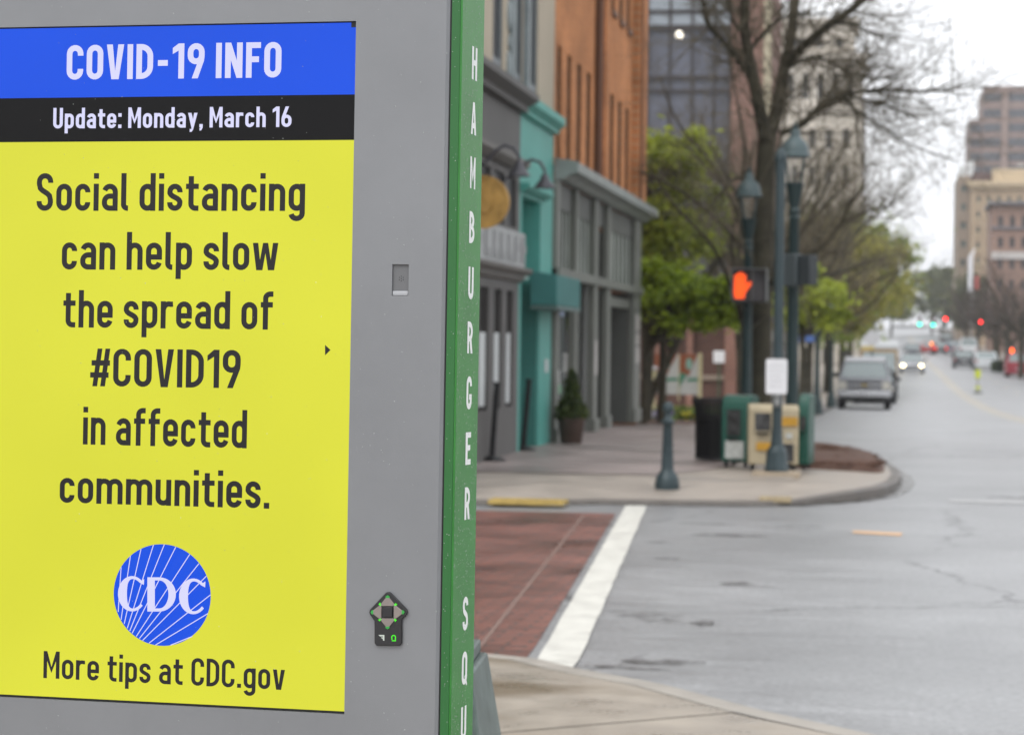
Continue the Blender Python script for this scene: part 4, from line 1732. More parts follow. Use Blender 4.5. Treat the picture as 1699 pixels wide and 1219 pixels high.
def news_box(loc, rz, w, h, d, m_body, label, win, labels, hood=.1, m_hood=None):
    t = thing('newspaper_box', label, 'newspaper box', loc, rz, 'newspaper boxes around the corner pole')
    q = MB()
    q.prism([(0, .06), (d, .06), (d, h - hood * .2), (d * .5, h), (.06, h - hood * .15), (0, h - hood)], lambda a, b, k: (k, a, b), -w / 2, w / 2)
    q.build('body', m_body, t, bevel=.012)
    for y in (.03, d - .07):
        for sx in ((-1, 1) if w > .2 else (0,)):
            q = MB()
            q.box(sx * (w / 2 - .05) - .02, sx * (w / 2 - .05) + .02, y, y + .04, 0, .06)
            q.build('foot', m_blk, t)
    x0, x1, z0, z1 = win
    q = MB()
    q.box(x0 - .02, x1 + .02, -.018, -.002, z0 - .02, z1 + .02)
    dr_ = q.build('door', m_hood or m_body, t, bevel=.005)
    q = MB()
    q.box(x0, x1, -.024, -.019, z0, z1)
    q.build('window', M('box_window', (.05, .05, .05), .15, var=.8, vs=14), dr_)
    q = MB()
    q.box(x0 + .02, x1 - .02, -.05, -.02, z0 - .045, z0 - .025)
    q.build('handle', m_blk, dr_)
    for (a0, a1, b0, b1, m_) in labels:
        q = MB()
        q.box(a0, a1, -.024, -.0185, b0, b1)
        q.build('label_plate', m_, t)


m_ngreen = M('box_green', (.013, .078, .056), .35, var=.12, vs=4)
m_ncream = M('box_cream', (.40, .34, .23), .5, var=.12, vs=4)
m_norange = M('box_orange_label', (.46, .25, .03), .5, var=.2, vs=22)
m_nwhite = M('box_white_label', (.46, .48, .46), .5, var=.25, vs=18)
news_box((-1.70, 27.75, .155), R(-14), .33, .83, .38, m_ngreen, 'green newspaper box with a white lower label next to the litter bin', (-.09, .07, .36, .66), [(-.11, .11, .10, .30, m_nwhite)], .12)
news_box((-1.37, 27.25, .155), R(6), .29, .74, .36, m_ncream, 'cream newspaper box with barred window left of the signal pole', (-.08, .10, .44, .64), [(-.06, .10, .22, .31, m_norange)], .05)
news_box((-1.06, 27.2, .155), R(8), .215, .735, .34, m_ncream, 'narrow cream newspaper box with orange label high up, right of the pole', (-.07, .05, .10, .30), [(-.09, .09, .50, .60, m_norange), (-.04, .03, .36, .42, m_nwhite)], .05)
news_box((-.91, 27.42, .155), R(-8), .12, .86, .4, m_ngreen, 'slim green newspaper box at the right end of the row', (-.03, .03, .45, .6), [], .12)


def lathe_pole(t, prof, name, m, n=16, flute=0):
    q = MB()
    q.lathe(prof, n, flute=flute)
    return q.build(name, m, t)


# signal pole with ball cap
sp0 = thing('signal_pole', 'grey pedestrian signal pole with ball cap and flared base at the corner', 'pole', (-1.16, 26.38, .19))
lathe_pole(sp0, [(.132, 0), (.132, .03), (.126, .04), (.112, .20), (.104, .235), (.078, .26), (.068, .30), (.058, .46)], 'base', m_iron, 8)
lathe_pole(sp0, [(.054, .42), (.052, 3.2), (.052, 3.36)], 'shaft', m_iron, 16)
lathe_pole(sp0, [(.06, 3.36), (.066, 3.40), (.056, 3.46), (.03, 3.50), (.004, 3.515)], 'ball_cap', m_iron, 16)
q = MB()
q.box(-1.42, -.9, 26.12, 26.66, .12, .186)
struct('pole_footing', q, M('footing_concrete', (.33, .27, .20), .6, var=.2, vs=5), bevel=.01)
sg = thing('pole_sign', 'white rectangular notice sign strapped to the grey signal pole', 'sign', (-1.17, 26.30, 1.22))
q = MB()
pts = [(x, z) for x, z in ((-.10, -.19), (.10, -.19), (.115, -.175), (.115, .175), (.10, .19), (-.10, .19), (-.115, .175), (-.115, -.175))]
q.prism(pts, lambda a, b, d: (a, d, b), 0, .006)
q.build('sign_plate', M('sign_white', (.66, .66, .68), .5, var=.05, vs=5), sg)
q = MB()
q.box(-.02, .02, .007, .03, -.25, .2)
q.build('bracket', m_iron, sg)
q = MB()
for k, (a, b) in enumerate(((-.08, .07), (-.08, .08), (-.08, .05), (-.07, .07), (-.08, .06))):
    q.box(a, b, -.002, -.0005, .11 - k * .055, .118 - k * .055)
q.build('faint_lines', M('sign_faint', (.45, .45, .47), .5), sg)
bt = thing('push_button', 'small grey crossing push button box on the signal pole below the sign', 'push button', (-1.16, 26.30, .96))
q = MB()
q.box(-.035, .035, -.03, .027, -.07, .07)
q.build('housing', M('button_grey', (.16, .165, .16), .5), bt, bevel=.006)
q = MB()
q.prism([(.017 * math.cos(2 * PI * k / 16), -.02 + .017 * math.sin(2 * PI * k / 16)) for k in range(16)], lambda a, b, d: (a, d, b), -.042, -.031)
q.build('button', M('button_steel', (.4, .4, .4), .3, metal=.8), bt)


# street lamps
def street_lamp(loc, label, H=3.95, k=1.0):
    t = thing('street_lamp', label, 'street lamp', loc, group='green iron street lamps on the left pavement')
    q = MB()
    q.lathe([(.19 * k, 0), (.19 * k, .08), (.17 * k, .10), (.155 * k, .30), (.13 * k, .42), (.10 * k, .46), (.105 * k, .5), (.085 * k, .56)], 16)
    q.build('base', m_irond, t)
    q = MB()
    q.lathe([(.08, .55), (.072, 1.2), (.058, H - 1.15), (.07, H - 1.13), (.055, H - 1.08)], 16, flute=.08)
    q.build('post', m_irond, t)
    b = H - 1.08
    q = MB()
    q.lathe([(.055, b), (.07, b + .03), (.05, b + .08), (.065, b + .12), (.10, b + .32), (.115, b + .36), (.10, b + .37)], 16)
    q.build('lantern_cup', m_irond, t)
    q = MB()
    q.lathe([(.09, b + .37), (.145, b + .66), (.14, b + .66), (.085, b + .375)], 16)
    q.build('lantern_glass', m_lglass, t)
    for j in range(4):
        a = PI / 4 + j * PI / 2
        q = MB()
        q.tube([(.10 * math.cos(a), .10 * math.sin(a), b + .36), (.158 * math.cos(a), .158 * math.sin(a), b + .68)], .014, 5)
        q.build('rib', m_irond, t)
    q = MB()
    q.lathe([(.18, b + .665), (.185, b + .69), (.165, b + .71), (.16, b + .78), (.135, b + .84), (.085, b + .885), (.06, b + .92), (.06, b + .96), (.045, b + 1.0)], 20)
    q.build('roof', M('lamp_roof', (.075, .105, .11), .4, var=.15, vs=4), t)
    q = MB()
    q.lathe([(.03, b + 1.0), (.04, b + 1.03), (.015, b + 1.06), (.012, b + 1.08), (.002, b + 1.10)], 12)
    q.build('finial', m_irond, t)
    return t


m_lglass = M('lantern_glass', (.5, .52, .5), .3, trans=.9, alpha=.05)
p = at(1314.5, 600, 28.6)
street_lamp((p[0], 28.6, .155), 'grey-green street lamp just right of the signal pole, holding grey signal boxes', 4.03)
p = at(1239, 600, 33.42)
street_lamp((p[0], 33.42, .155), 'grey-green street lamp carrying the lit orange hand signal', 3.86)
p = at(1355, 668, 66)
street_lamp((p[0], 66, zr(66) + .15), 'dark street lamp farther along the pavement, before the grey pickup', 3.95)
p = at(1379, 655, 86)
street_lamp((p[0], 86, zr(86) + .15), 'distant dark street lamp almost beside the grey pickup', 3.95)

# pedestrian signal with lit hand
p = at(1242, 474, 33.2)
ps = thing('pedestrian_signal', 'black pedestrian signal box with lit orange hand on lamp post', 'pedestrian signal', (p[0], 33.2, p[2]), R(4))
q = MB()
q.box(-.235, .235, -.10, .12, -.225, .225)
hb = q.build('housing', M('signal_black', (.05, .047, .05), .5), ps, bevel=.012)
q = MB()
for a in (-.235, .05):
    q.box(a - .004, a + .004, -.24, -.101, -.2, .225)
q.box(.236, .262, -.20, .1, -.22, .225)  # pale strip stands for the lit side of the dark housing
q.box(-.24, .24, -.25, -.101, .226, .234)
q.build('visor_lit_side', M('signal_visor_lit', (.2, .21, .21), .5), ps)
q = MB()
q.box(.06, .225, -.106, -.101, -.19, .2)
q.build('dark_display', M('signal_display', (.06, .055, .058), .5), ps)
hand = [(-.5, -1), (.35, -1), (.45, -.55), (.95, .05), (.98, .28), (.8, .32), (.5, .05), (.5, .75), (.42, .85), (.30, .85), (.25, .78), (.22, .95), (.12, 1.0), (.0, .98), (-.05, .9), (-.1, .98), (-.22, .97), (-.3, .86), (-.34, .8), (-.42, .82), (-.55, .74), (-.58, .0), (-.6, -.5)]
q = MB()
q.prism(hand, lambda a, b, d: (-.112 + a * .15, d, .0 + b * .18), -.112, -.102)
q.build('lit_hand', M('signal_orange', (.25, .04, .01), .4, emit=1.15, ecol=(1.0, .085, .004)), ps, smooth=0)
q = MB()
q.box(-.03, .03, .121, .17, -.2, -.12)
q.box(-.03, .03, .121, .17, .12, .2)
q.build('bracket', m_irond, ps)
# signal boxes seen from behind on the other lamp
p = at(1318, 448, 28.3)
sb = thing('signal_box', 'two grey signal boxes facing away, hung on the nearer lamp post', 'signal box', (p[0], 28.3, p[2]), R(-30))
q = MB()
q.box(-.11, .07, -.08, .08, -.19, .19)
q.build('housing', M('signal_grey', (.05, .062, .066), .45), sb, bevel=.015)
q = MB()
q.box(.075, .22, -.02, .16, -.175, .175)
q.build('housing', M('signal_grey_dark', (.028, .034, .037), .45), sb, bevel=.012)
q = MB()
q.box(-.10, .20, .17, .2, -.03, .03)
q.build('bracket', m_irond, sb)
p = at(1335, 562, 65.7)
bs_ = thing('street_sign', 'small blue street sign on the pavement side of the far lamp post', 'sign', (p[0], 65.9, p[2]))
q = MB()
q.box(-.28, .26, -.012, .012, -.085, .085)
q.build('sign_plate', M('sign_blue', (.07, .13, .33), .5), bs_, bevel=.004)
q = MB()
q.box(.26, .36, -.01, .01, -.02, .02)
q.build('bracket', m_irond, bs_)
p = at(1193, 592, 60)
ws = thing('lawn_sign', 'small white square sign on a thin green stake in the lawn', 'sign', (p[0], 60, zr(60) + .1))
q = MB()
q.box(-.14, .14, -.01, .01, p[2] - .15 - zr(60) - .1, p[2] + .15 - zr(60) - .1)
q.build('sign_plate', M('lawn_sign_white', (.75, .76, .78), .5), ws, bevel=.01)
q = MB()
q.tube([(0, .02, 0), (0, .02, p[2] - .1 - zr(60))], .025, 6)
q.build('stake', M('stake_green', (.05, .09, .05), .6), ws)

# ------------------------------------------------------------------ trees
m_bark = M('mossy_bark', (.045, .040, .026), .85, var=.45, vs=4, bump=.4, bs=25)
m_twig = M('twig_brown', (.115, .098, .068), .85, var=.3, vs=3)


def limb(mb, pts, r0, r1, n=8):
    P = [np.array(p, float) for p in pts]
    # smooth the path a little
    Q = []
    for i in range(len(P) - 1):
        p0, p1, p2, p3 = P[max(i - 1, 0)], P[i], P[i + 1], P[min(i + 2, len(P) - 1)]
        for k in range(4):
            t = k / 4
            Q.append(.5 * ((2 * p1) + (-p0 + p2) * t + (2 * p0 - 5 * p1 + 4 * p2 - p3) * t * t + (-p0 + 3 * p1 - 3 * p2 + p3) * t ** 3))
    Q.append(P[-1])
    rad = [r0 + (r1 - r0) * (i / (len(Q) - 1)) for i in range(len(Q))]
    mb.tube(Q, rad, n)
    return Q, rad


def twigs(mb, p, d, L, r, rg, depth, droop=0.0, spread=.75, kids=(2, 4)):
    n = 4
    pts = [np.array(p, float)]
    d = np.array(d, float)
    d /= np.linalg.norm(d) + 1e-9
    for i in range(n):
        d = d + np.array([rg.gauss(0, .16), rg.gauss(0, .16), rg.gauss(0, .14) + .04 - droop])
        d /= np.linalg.norm(d)
        pts.append(pts[-1] + d * L / n)
    mb.tube(pts, [r * (1 - .16 * i) for i in range(n + 1)], 5 if r > .015 else 3, cap=False)
    if depth <= 0:
        return
    for k in range(rg.randint(*kids)):
        i = rg.randint(1, n)
        nd = d + np.array([rg.gauss(0, spread), rg.gauss(0, spread), rg.gauss(0, spread * .8)])
        twigs(mb, pts[i], nd, L * rg.uniform(.5, .8), max(.0035, r * (1 - .16 * i) * .68), rg, depth - 1, droop, spread, kids)


def tree_thing(name, label, loc, group=None, cat='tree'):
    return thing(name, label, cat, loc, 0, group)


# the big bare tree behind the lamps: limbs follow the photograph
YB = 34.0
b0 = at(1262, 700, YB)
big = tree_thing('bare_street_tree', 'large bare mossy street tree with forked trunk behind the lamp posts', (b0[0], YB, .15))
mt, mw = MB(), MB()
rg = random.Random(21)
A = lambda px, py, dy=0.0: at(px, py, YB + dy)
Q, rr = limb(mt, [(b0[0], YB, .1), (b0[0], YB, .3), A(1261, 640), A(1262, 540), A(1265, 430), A(1268, 320), A(1271, 235)], .185, .125, 12)
mt.tube([(b0[0], YB, .1), (b0[0], YB, .5)], [.30, .19], 12)
LB = [([A(1271, 240), A(1262, 190, -.3), A(1250, 130, -.5), A(1238, 70, -.6), A(1236, 20, -.8), A(1242, -60, -1)], .10, .06),
      ([A(1271, 240), A(1287, 190, .2), A(1300, 120, .3), A(1314, 50, .4), A(1324, -60, .5)], .11, .06),
      ([A(1301, 110, .3), A(1335, 75, .0), A(1375, 42, -.3), A(1420, 10, -.5), A(1480, -50, -.7)], .07, .045),
      ([A(1294, 222, .2), A(1335, 205, .3), A(1360, 175, .3), A(1395, 160, .3), A(1450, 150, .2), A(1520, 152, .2), A(1580, 150, .1)], .045, .02),
      ([A(1318, 214, .2), A(1350, 188, 0), A(1372, 172, 0), A(1400, 160, 0), A(1430, 165, 0), A(1470, 175, 0), A(1520, 195, 0)], .04, .015),
      ([A(1309, 112, .3), A(1345, 95, .5), A(1370, 100, .5), A(1400, 115, .5), A(1440, 130, .5), A(1490, 128, .5)], .03, .012),
      ([A(1395, 160, .3), A(1430, 190, .5), A(1470, 215, .6), A(1510, 240, .7), A(1570, 262, .8)], .022, .010),
      ([A(1380, 40, -.3), A(1410, 40, -.2), A(1450, 55, -.2), A(1500, 62, 0)], .025, .010),
      ([A(1245, 130, -.4), A(1225, 100, -.6), A(1200, 70, -.8), A(1172, 35, -1), A(1165, -20, -1)], .05, .03),
      ([A(1240, 90, -.4), A(1262, 62, -.5), A(1290, 35, -.6), A(1340, 20, -.6)], .035, .015),
      ([A(1236, 60, -.6), A(1215, 30, -.8), A(1205, -30, -.9)], .035, .02),
      ([A(1268, 470, 0), A(1300, 462, -.3), A(1330, 432, -.4), A(1365, 408, -.5), A(1395, 372, -.5), A(1412, 330, -.6)], .05, .022),
      ([A(1395, 372, -.5), A(1440, 350, -.5), A(1480, 340, -.4)], .022, .01),
      ([A(1268, 330, 0), A(1240, 300, -.2), A(1215, 300, -.4), A(1190, 330, -.4)], .03, .012),
      ([A(1400, 160, 0), A(1420, 190, 0), A(1425, 240, .2), A(1440, 290, .3)], .018, .008)]
for pts, r0, r1 in LB:
    Q, rr = limb(mt, pts, r0, r1, 8)
    for i in range(2, len(Q), 1):
        for _ in range(2):
            d = Q[i] - Q[i - 1]
            d /= np.linalg.norm(d)
            nd = d + np.array([rg.gauss(0, .7), rg.gauss(0, .6), rg.gauss(.1, .7)])
            twigs(mw, Q[i], nd, rg.uniform(.35, 1.05), min(rr[i] * .45, .015), rg, 2)
mt.build('trunk', m_bark, big, world=True, smooth=80)
mw.build('twigs', m_twig, big, world=True, smooth=0)


def bare_tree(label, px, Y, H, r, seed, lean=0.0, sp=.34, dep=4, group=None, zoff=.15, X=None, mat=None, limbs=7):
    x = at(px, 600, Y)[0] if X is None else X
    z0 = zr(Y) + zoff
    t = tree_thing('bare_tree', label, (x, Y, z0), group)
    rg = random.Random(seed)
    mt, mw = MB(), MB()
    pts = [np.array((x, Y, z0 - .05))]
    for k in range(1, 6):
        pts.append(np.array((x + lean * H * .45 * k / 5 + rg.gauss(0, .03), Y + rg.gauss(0, .03), z0 + H * .45 * k / 5)))
    Q, rr = limb(mt, pts, r, r * .62, 10)
    for k in range(limbs):
        i = rg.randint(int(len(Q) * .45), len(Q) - 1)
        a = 2 * PI * k / limbs + rg.uniform(-.4, .4)
        d = np.array((math.cos(a) * sp * 2, math.sin(a) * sp * 2, rg.uniform(.45, 1.1)))
        p = [Q[i]]
        for s_ in range(4):
            d = d + np.array([rg.gauss(0, .18), rg.gauss(0, .18), rg.gauss(.05, .15)])
            p.append(p[-1] + d / np.linalg.norm(d) * H * .13)
        q2, r2 = limb(mt, p, rr[i] * .6, r * .16, 6)
        for j in range(2, len(q2)):
            nd = q2[j] - q2[j - 1]
            nd = nd / np.linalg.norm(nd) + np.array([rg.gauss(0, .7), rg.gauss(0, .7), rg.gauss(.1, .5)])
            twigs(mw, q2[j], nd, H * rg.uniform(.06, .14), max(.0045, r2[j] * .33), rg, dep - 3 if (j % 2 and dep > 4) else dep - 2, 0, .7)
    mt.build('trunk', m_bark, t, world=True, smooth=80)
    mw.build('twigs', mat or m_twig, t, world=True, smooth=0)
    return t


GB = 'bare trees behind the corner'
bare_tree('bare twiggy tree left of the big forked tree, above the hand signal', 1243, 44, 7.4, .11, 5, -.03, .2, 5, GB, limbs=14)
bare_tree('thin bare tree behind the hand signal with curling limbs', 1232, 56, 8.0, .10, 8, -.07, .22, 5, GB, limbs=13)
bare_tree('tall bare tree behind the nearer street lamp, in front of the ornate tower', 1352, 70, 8.4, .13, 19, .02, .36, 5, GB, limbs=20, X=-2.6)
bare_tree('fine twigged bare tree right of the nearer street lamp', 1400, 76, 7.8, .12, 27, .06, .42, 5, GB, limbs=18, X=-2.5)
bare_tree('slanting bare tree just past the end of the brick building', 1066, 50, 7.0, .10, 12, .42, .22, 4, GB, limbs=9)


def leafy(label, px, Y, H, cr, cz, n, size, mat, seed, r=.12, group=None, X=None, lobes=30, squash=.8, name='leafy_tree', zoff=.15, ox=0.0):
    x = at(px, 600, Y)[0] if X is None else X
    z0 = zr(Y) + zoff
    t = tree_thing(name, label, (x, Y, z0), group)
    rg = random.Random(seed)
    mt, mw, ml = MB(), MB(), MB()
    limb(mt, [(x, Y, z0 - .05), (x + .03, Y, z0 + cz * .5), (x - .02, Y, z0 + cz * .9), (x, Y, z0 + H * .8)], r, r * .25, 9)
    L = []
    for k in range(lobes):
        a, e = rg.uniform(0, 2 * PI), rg.uniform(-.9, 1.2)
        q = cr * rg.uniform(.25, 1.0)
        c = np.array((x + ox + q * math.cos(a) * math.cos(e), Y + q * math.sin(a) * math.cos(e), z0 + cz + cr * squash * math.sin(e) * rg.uniform(.6, 1.0)))
        L.append((c, cr * rg.uniform(.14, .36)))
        limb(mt, [(x, Y, z0 + cz * rg.uniform(.55, .95)), (np.array((x + ox * .4, Y, z0 + cz)) * .5 + c * .5), c], r * .4, r * .08, 5)

    def shp(rg):
        c, q = L[int(len(L) * rg.random() ** 1.25)]
        v = np.array([rg.gauss(0, 1) for _ in range(3)])
        v /= np.linalg.norm(v)
        return c + v * q * abs(rg.gauss(0, .62)) * np.array((1.1, 1.1, .8))
    leaves(ml, n, size, rg, shp)
    mt.build('trunk', m_bark, t, world=True, smooth=80)
    ml.build('crown', mat, t, world=True, smooth=0)
    return t


lf_bright = leaf_mat('leaf_spring_green', (.13, .20, .010), (.37, .48, .025), .7)
lf_yel = leaf_mat('leaf_yellow_green', (.19, .24, .03), (.45, .51, .06), .5)
lf_olive = leaf_mat('leaf_olive', (.18, .175, .035), (.38, .36, .07), .35)
lf_olive2 = leaf_mat('leaf_olive_brown', (.18, .15, .06), (.34, .29, .10), .35)
lf_green = leaf_mat('leaf_mid_green', (.14, .20, .02), (.34, .42, .05), .35)
lf_far = leaf_mat('leaf_far_green', (.09, .11, .045), (.17, .18, .08), .3)
leafy('low spring-green tree with dark trunk past the brick building end', 1075, 47.2, 3.2, 1.0, 2.55, 6500, .05, lf_bright, 3, .10, X=-4.35, lobes=30, squash=.55)
leafy('bushy spring-green tree on the lawn behind the hand signal', 1068, 46.4, 3.2, 1.05, 2.3, 8000, .055, lf_bright, 14, .09, squash=.6, ox=1.05)
leafy('tall yellow-green tree in new leaf against the glass building', 1074, 48.6, 6.2, 1.35, 4.4, 8500, .06, lf_yel, 6, .11, squash=1.25, lobes=60, ox=.32)
leafy('yellow-green tree behind the lamp posts and the big forked trunk', 1330, 62, 4.8, 1.15, 2.9, 5200, .06, lf_yel, 17, .1)
GL = 'leafing trees along the left pavement'
leafy('olive-brown leafing tree behind the far lamp post', 0, 88, 7.0, 2.6, 4.6, 8000, .075, lf_olive2, 23, .14, GL, X=-2.75, lobes=44)
leafy('olive leafing tree over the left side of the grey pickup', 0, 122, 8.2, 3.9, 5.5, 11000, .10, lf_olive, 31, .2, GL, X=-2.9, lobes=54)
leafy('greener leafing tree beyond the pickup, spreading over the parked cars', 0, 162, 10.0, 5.0, 6.4, 11000, .13, lf_olive, 37, .24, GL, X=-2.9, lobes=60)
leafy('small bright green tree hanging low behind the pickup roof', 0, 142, 6.0, 3.4, 4.1, 5500, .10, lf_green, 41, .16, GL, X=-2.6, lobes=34)
leafy('farthest green tree of the left row, its crown nearest the traffic lights', 0, 205, 11.6, 6.5, 7.4, 11000, .17, lf_green, 43, .28, GL, X=-3.0, lobes=60)
GF = 'hazy trees at the far end of the street'
for k, (px, Y, H, cr) in enumerate(((1562, 450, 13, 6.5), (1592, 440, 13.5, 6), (1545, 460, 13, 6.5), (1620, 310, 10, 4.6), (1478, 420, 9.5, 5), (1448, 330, 9.5, 5))):
    leafy(['hazy green far tree left of the red lights', 'hazy green far tree between the red lights', 'farthest hazy tree beyond the green lights', 'hazy far tree under the white hanging banner', 'hazy far tree left of the oncoming headlights', 'hazy far tree just behind the delivery van roof'][k], px, Y, H, cr, H * .58, 3500, .28, lf_far, 50 + k, .25, GF, lobes=30)
m_twig2 = M('twig_red_brown', (.085, .062, .055), .9, var=.3, vs=2)
GR = 'bare brown trees along the right pavement'
RT_ = [('tall bare brown tree nearest on the right pavement', 1694, 165, 9.5, .2), ('bare brown tree behind the right orange signal', 1672, 185, 9.0, .2),
       ('bare tree on the right pavement in front of the red brick building', 1655, 205, 8.8, .2), ('bare brown tree beside the white van on the right', 1650, 225, 8.6, .2),
       ('bare brown tree right of the red light', 1622, 268, 8.6, .2), ('farthest bare tree on the right pavement', 1602, 280, 8.6, .2)]
for k, (lb, px, Y, H, r) in enumerate(RT_):
    bare_tree(lb, px, Y, H, r, 70 + k, 0, .45, 4, GR, mat=m_twig2, limbs=12)

# ------------------------------------------------------------------ things on the left beyond the brick building
z6 = zr(58) + .1
lw = MB()
lw.poly([(-9.5, 46.5, zr(46) + .14), (-5.2, 46.5, zr(46) + .14), (-4.3, 55, zr(55) + .16), (-3.7, 72, zr(72) + .16), (-9.5, 72, zr(72) + .3)])
o = lw.build('lawn', leaf_mat('lawn_green', (.06, .085, .015), (.17, .20, .04), 2.5), smooth=0)
o['kind'] = 'structure'
sb_ = MB()
rg = random.Random(77)
for i in range(4200):
    x, y = rg.uniform(-7.5, -3.7), rg.uniform(50, 71.5)
    if x > -4.3 + (y - 55) * .035 - .1:
        continue
    z = zr(y) + .17
    h = rg.uniform(.05, .16)
    a = rg.uniform(0, PI)
    sb_.add([(x - .06 * math.cos(a), y - .06 * math.sin(a), z), (x + .06 * math.cos(a), y + .06 * math.sin(a), z), (x + rg.uniform(-.05, .05), y, z + h)], [(0, 1, 2)])
o = sb_.build('grass', MATS['lawn_green'], smooth=0)
tag(o, 'bright green grass of the small lawn behind the litter bin', 'grass', kind='stuff')
be = MB()
be.poly([(-4.9, 45.6, zr(45) + .17), (-3.75, 46.3, zr(46) + .17), (-3.3, 50, zr(50) + .17), (-3.6, 54, zr(54) + .17), (-6, 54.5, zr(54) + .2), (-6, 45.6, zr(45) + .2)])
struct('planting_bed', be, M('bed_mulch', (.10, .052, .034), .8, var=.4, vs=9), smooth=0)
fl = thing('flower_clump', 'purple, white and yellow flowers in the bed behind the bollard', 'flowers', (-4.3, 51, zr(51) + .17))
rg = random.Random(8)
for nm, c, n, cx_ in (('leaves', (.08, .14, .02), 260, 0), ('white_blooms', (.6, .6, .68), 60, -.55), ('purple_blooms', (.22, .16, .42), 90, -.45), ('yellow_blooms', (.6, .5, .04), 70, .2)):
    q = MB()
    for i in range(n):
        x, y, z = cx_ + rg.gauss(0, .45 if nm == 'leaves' else .13), rg.gauss(0, .3), abs(rg.gauss(0, .07)) + .04
        leaves(q, 1, .05, rg, lambda r_: (x, y, z))
    q.build(nm, M('flower_' + nm, c, .6, var=.2, vs=9), fl, smooth=0)
# display boards with slanting rust, green and grey fields
p0, p1 = at(1086, 650, 57), at(1163, 584, 57)
db = thing('display_board', 'white two-panel display board with slanting rust and green fields on the lawn', 'display board', (p0[0], 57, p0[2] - .05))
W_, H_ = p1[0] - p0[0], p1[2] - p0[2]
q = MB()
q.box(0, W_ * .52, 0, .05, 0, H_)
q.box(W_ * .54, W_ * .95, 0, .05, 0, H_)
pn = q.build('panel', M('board_grey', (.40, .41, .40), .6, var=.08, vs=2), db)
q = MB()
q.box(W_ * .95, W_ * 1.02, -.03, .08, -.15, H_ * 1.03)
q.box(W_ * .52, W_ * .54, -.02, .07, -.15, H_)
q.build('post', m_cream, db)
ART = {'rust': [], 'green': [], 'pale': []}
for o0, ww in ((0, .52), (.54, .41)):
    X = lambda f: W_ * (o0 + ww * f)
    ART['rust'].append([(X(0), H_ * .55), (X(0), H_), (X(.95), H_), (X(.62), H_ * .62), (X(.5), H_ * .45)])
    ART['green'].append([(X(0), H_ * .18), (X(0), H_ * .54), (X(.42), H_ * .50)])
    ART['green'].append([(X(.42), H_ * .32), (X(.42), H_ * .40), (X(.98), H_ * .42), (X(.98), H_ * .34)])
    ART['pale'].append([(X(.5 + .17 * math.cos(a)), H_ * (.76 + .15 * math.sin(a))) for a in [2 * PI * k / 14 for k in range(14)]])
for k, (nm, c) in enumerate((('rust', (.23, .075, .035)), ('green', (.06, .2, .13)), ('pale', (.2, .36, .3)))):
    q = MB()
    for pg in ART[nm]:
        q.prism(pg, lambda a, b, d: (a, d, b), -.004 - .003 * k, -.001 - .003 * k)
    q.build(nm + '_field', M('board_' + nm, c, .6), pn, smooth=0)
q = thing('cream_pillar', 'short cream gate pillar left of the display board', 'pillar', (at(1080, 640, 56)[0], 56, zr(56) + .15))
a_ = MB()
a_.box(-.11, .11, -.11, .11, 0, 1.1)
a_.build('shaft', m_cream, q, bevel=.01)
a_ = MB()
a_.box(-.14, .14, -.14, .14, 1.101, 1.18)
a_.build('cap', M('pillar_cap', (.5, .5, .52), .6), q, bevel=.01)
# brown brick building on the lawn
m_bb = brick_mat('brown_brick', (.115, .062, .048), (.085, .046, .036), (.10, .07, .06), 'XZ', .24, .08, .85, .008, .2)
hb_ = thing('brown_building', 'low dark brown brick building with pink brick piers behind the lawn', 'building', (-6, 74, zr(74) + .15))
z0 = zr(74) + .1
q = MB()
q.box(-22, at(1240, 600, 74)[0], 74, 88, z0, z0 + 3.7)
q.build('wall', m_bb, hb_, world=True, smooth=0)
q = MB()
for pa, pb_ in ((1203, 1222), (1088, 1100), (1140, 1150)):
    q.box(at(pa, 600, 74)[0], at(pb_, 600, 74)[0], 73.75, 73.997, z0, z0 + 3.5)
q.build('pier', brick_mat('pink_brick', (.27, .14, .105), (.22, .11, .085), (.2, .14, .12), 'XZ', .24, .08, .85, .008, .2), hb_, world=True, smooth=0)
q = MB()
q.box(-22.1, at(1242, 600, 74)[0], 73.9, 73.998, z0 + .95, z0 + 1.1)
q.build('stone_band', M('stone_band', (.24, .19, .15), .7), hb_, world=True, smooth=0)
q = MB()
q.box(-22.2, at(1244, 600, 74)[0], 73.6, 88.2, z0 + 3.7, z0 + 3.9)
q.build('roof', M('flat_roof_dark', (.06, .05, .05), .7), hb_, world=True, smooth=0)
# pavement goes on: shopfronts half hidden behind the trunks
zb = zr(100)
sh = thing('pale_shop_row', 'pale grey shops half hidden behind lamp posts and trees on the left', 'building', (-6, 100, zb))
q = MB()
q.box(-16, -4.9, 92, 135, zb, zb + 4.6)
q.build('wall', M('pale_render', (.30, .28, .25), .7, var=.2, vs=.6), sh, world=True, smooth=0)
rg = random.Random(12)
y = 93.0
while y < 133:
    q = MB()
    q.box(-4.895, -4.85, y, y + 2.4, zb + .6, zb + 2.6)
    q.build('window', M('shop_dark_glass', (.035, .04, .042), .2), sh, world=True, smooth=0)
    y += 3.6
q = MB()
q.box(-5.0, -4.6, 91.9, 135.1, zb + 3.2, zb + 3.6)
q.build('fascia', M('shop_fascia', (.12, .11, .1), .6), sh, world=True, smooth=0)

# ------------------------------------------------------------------ far buildings


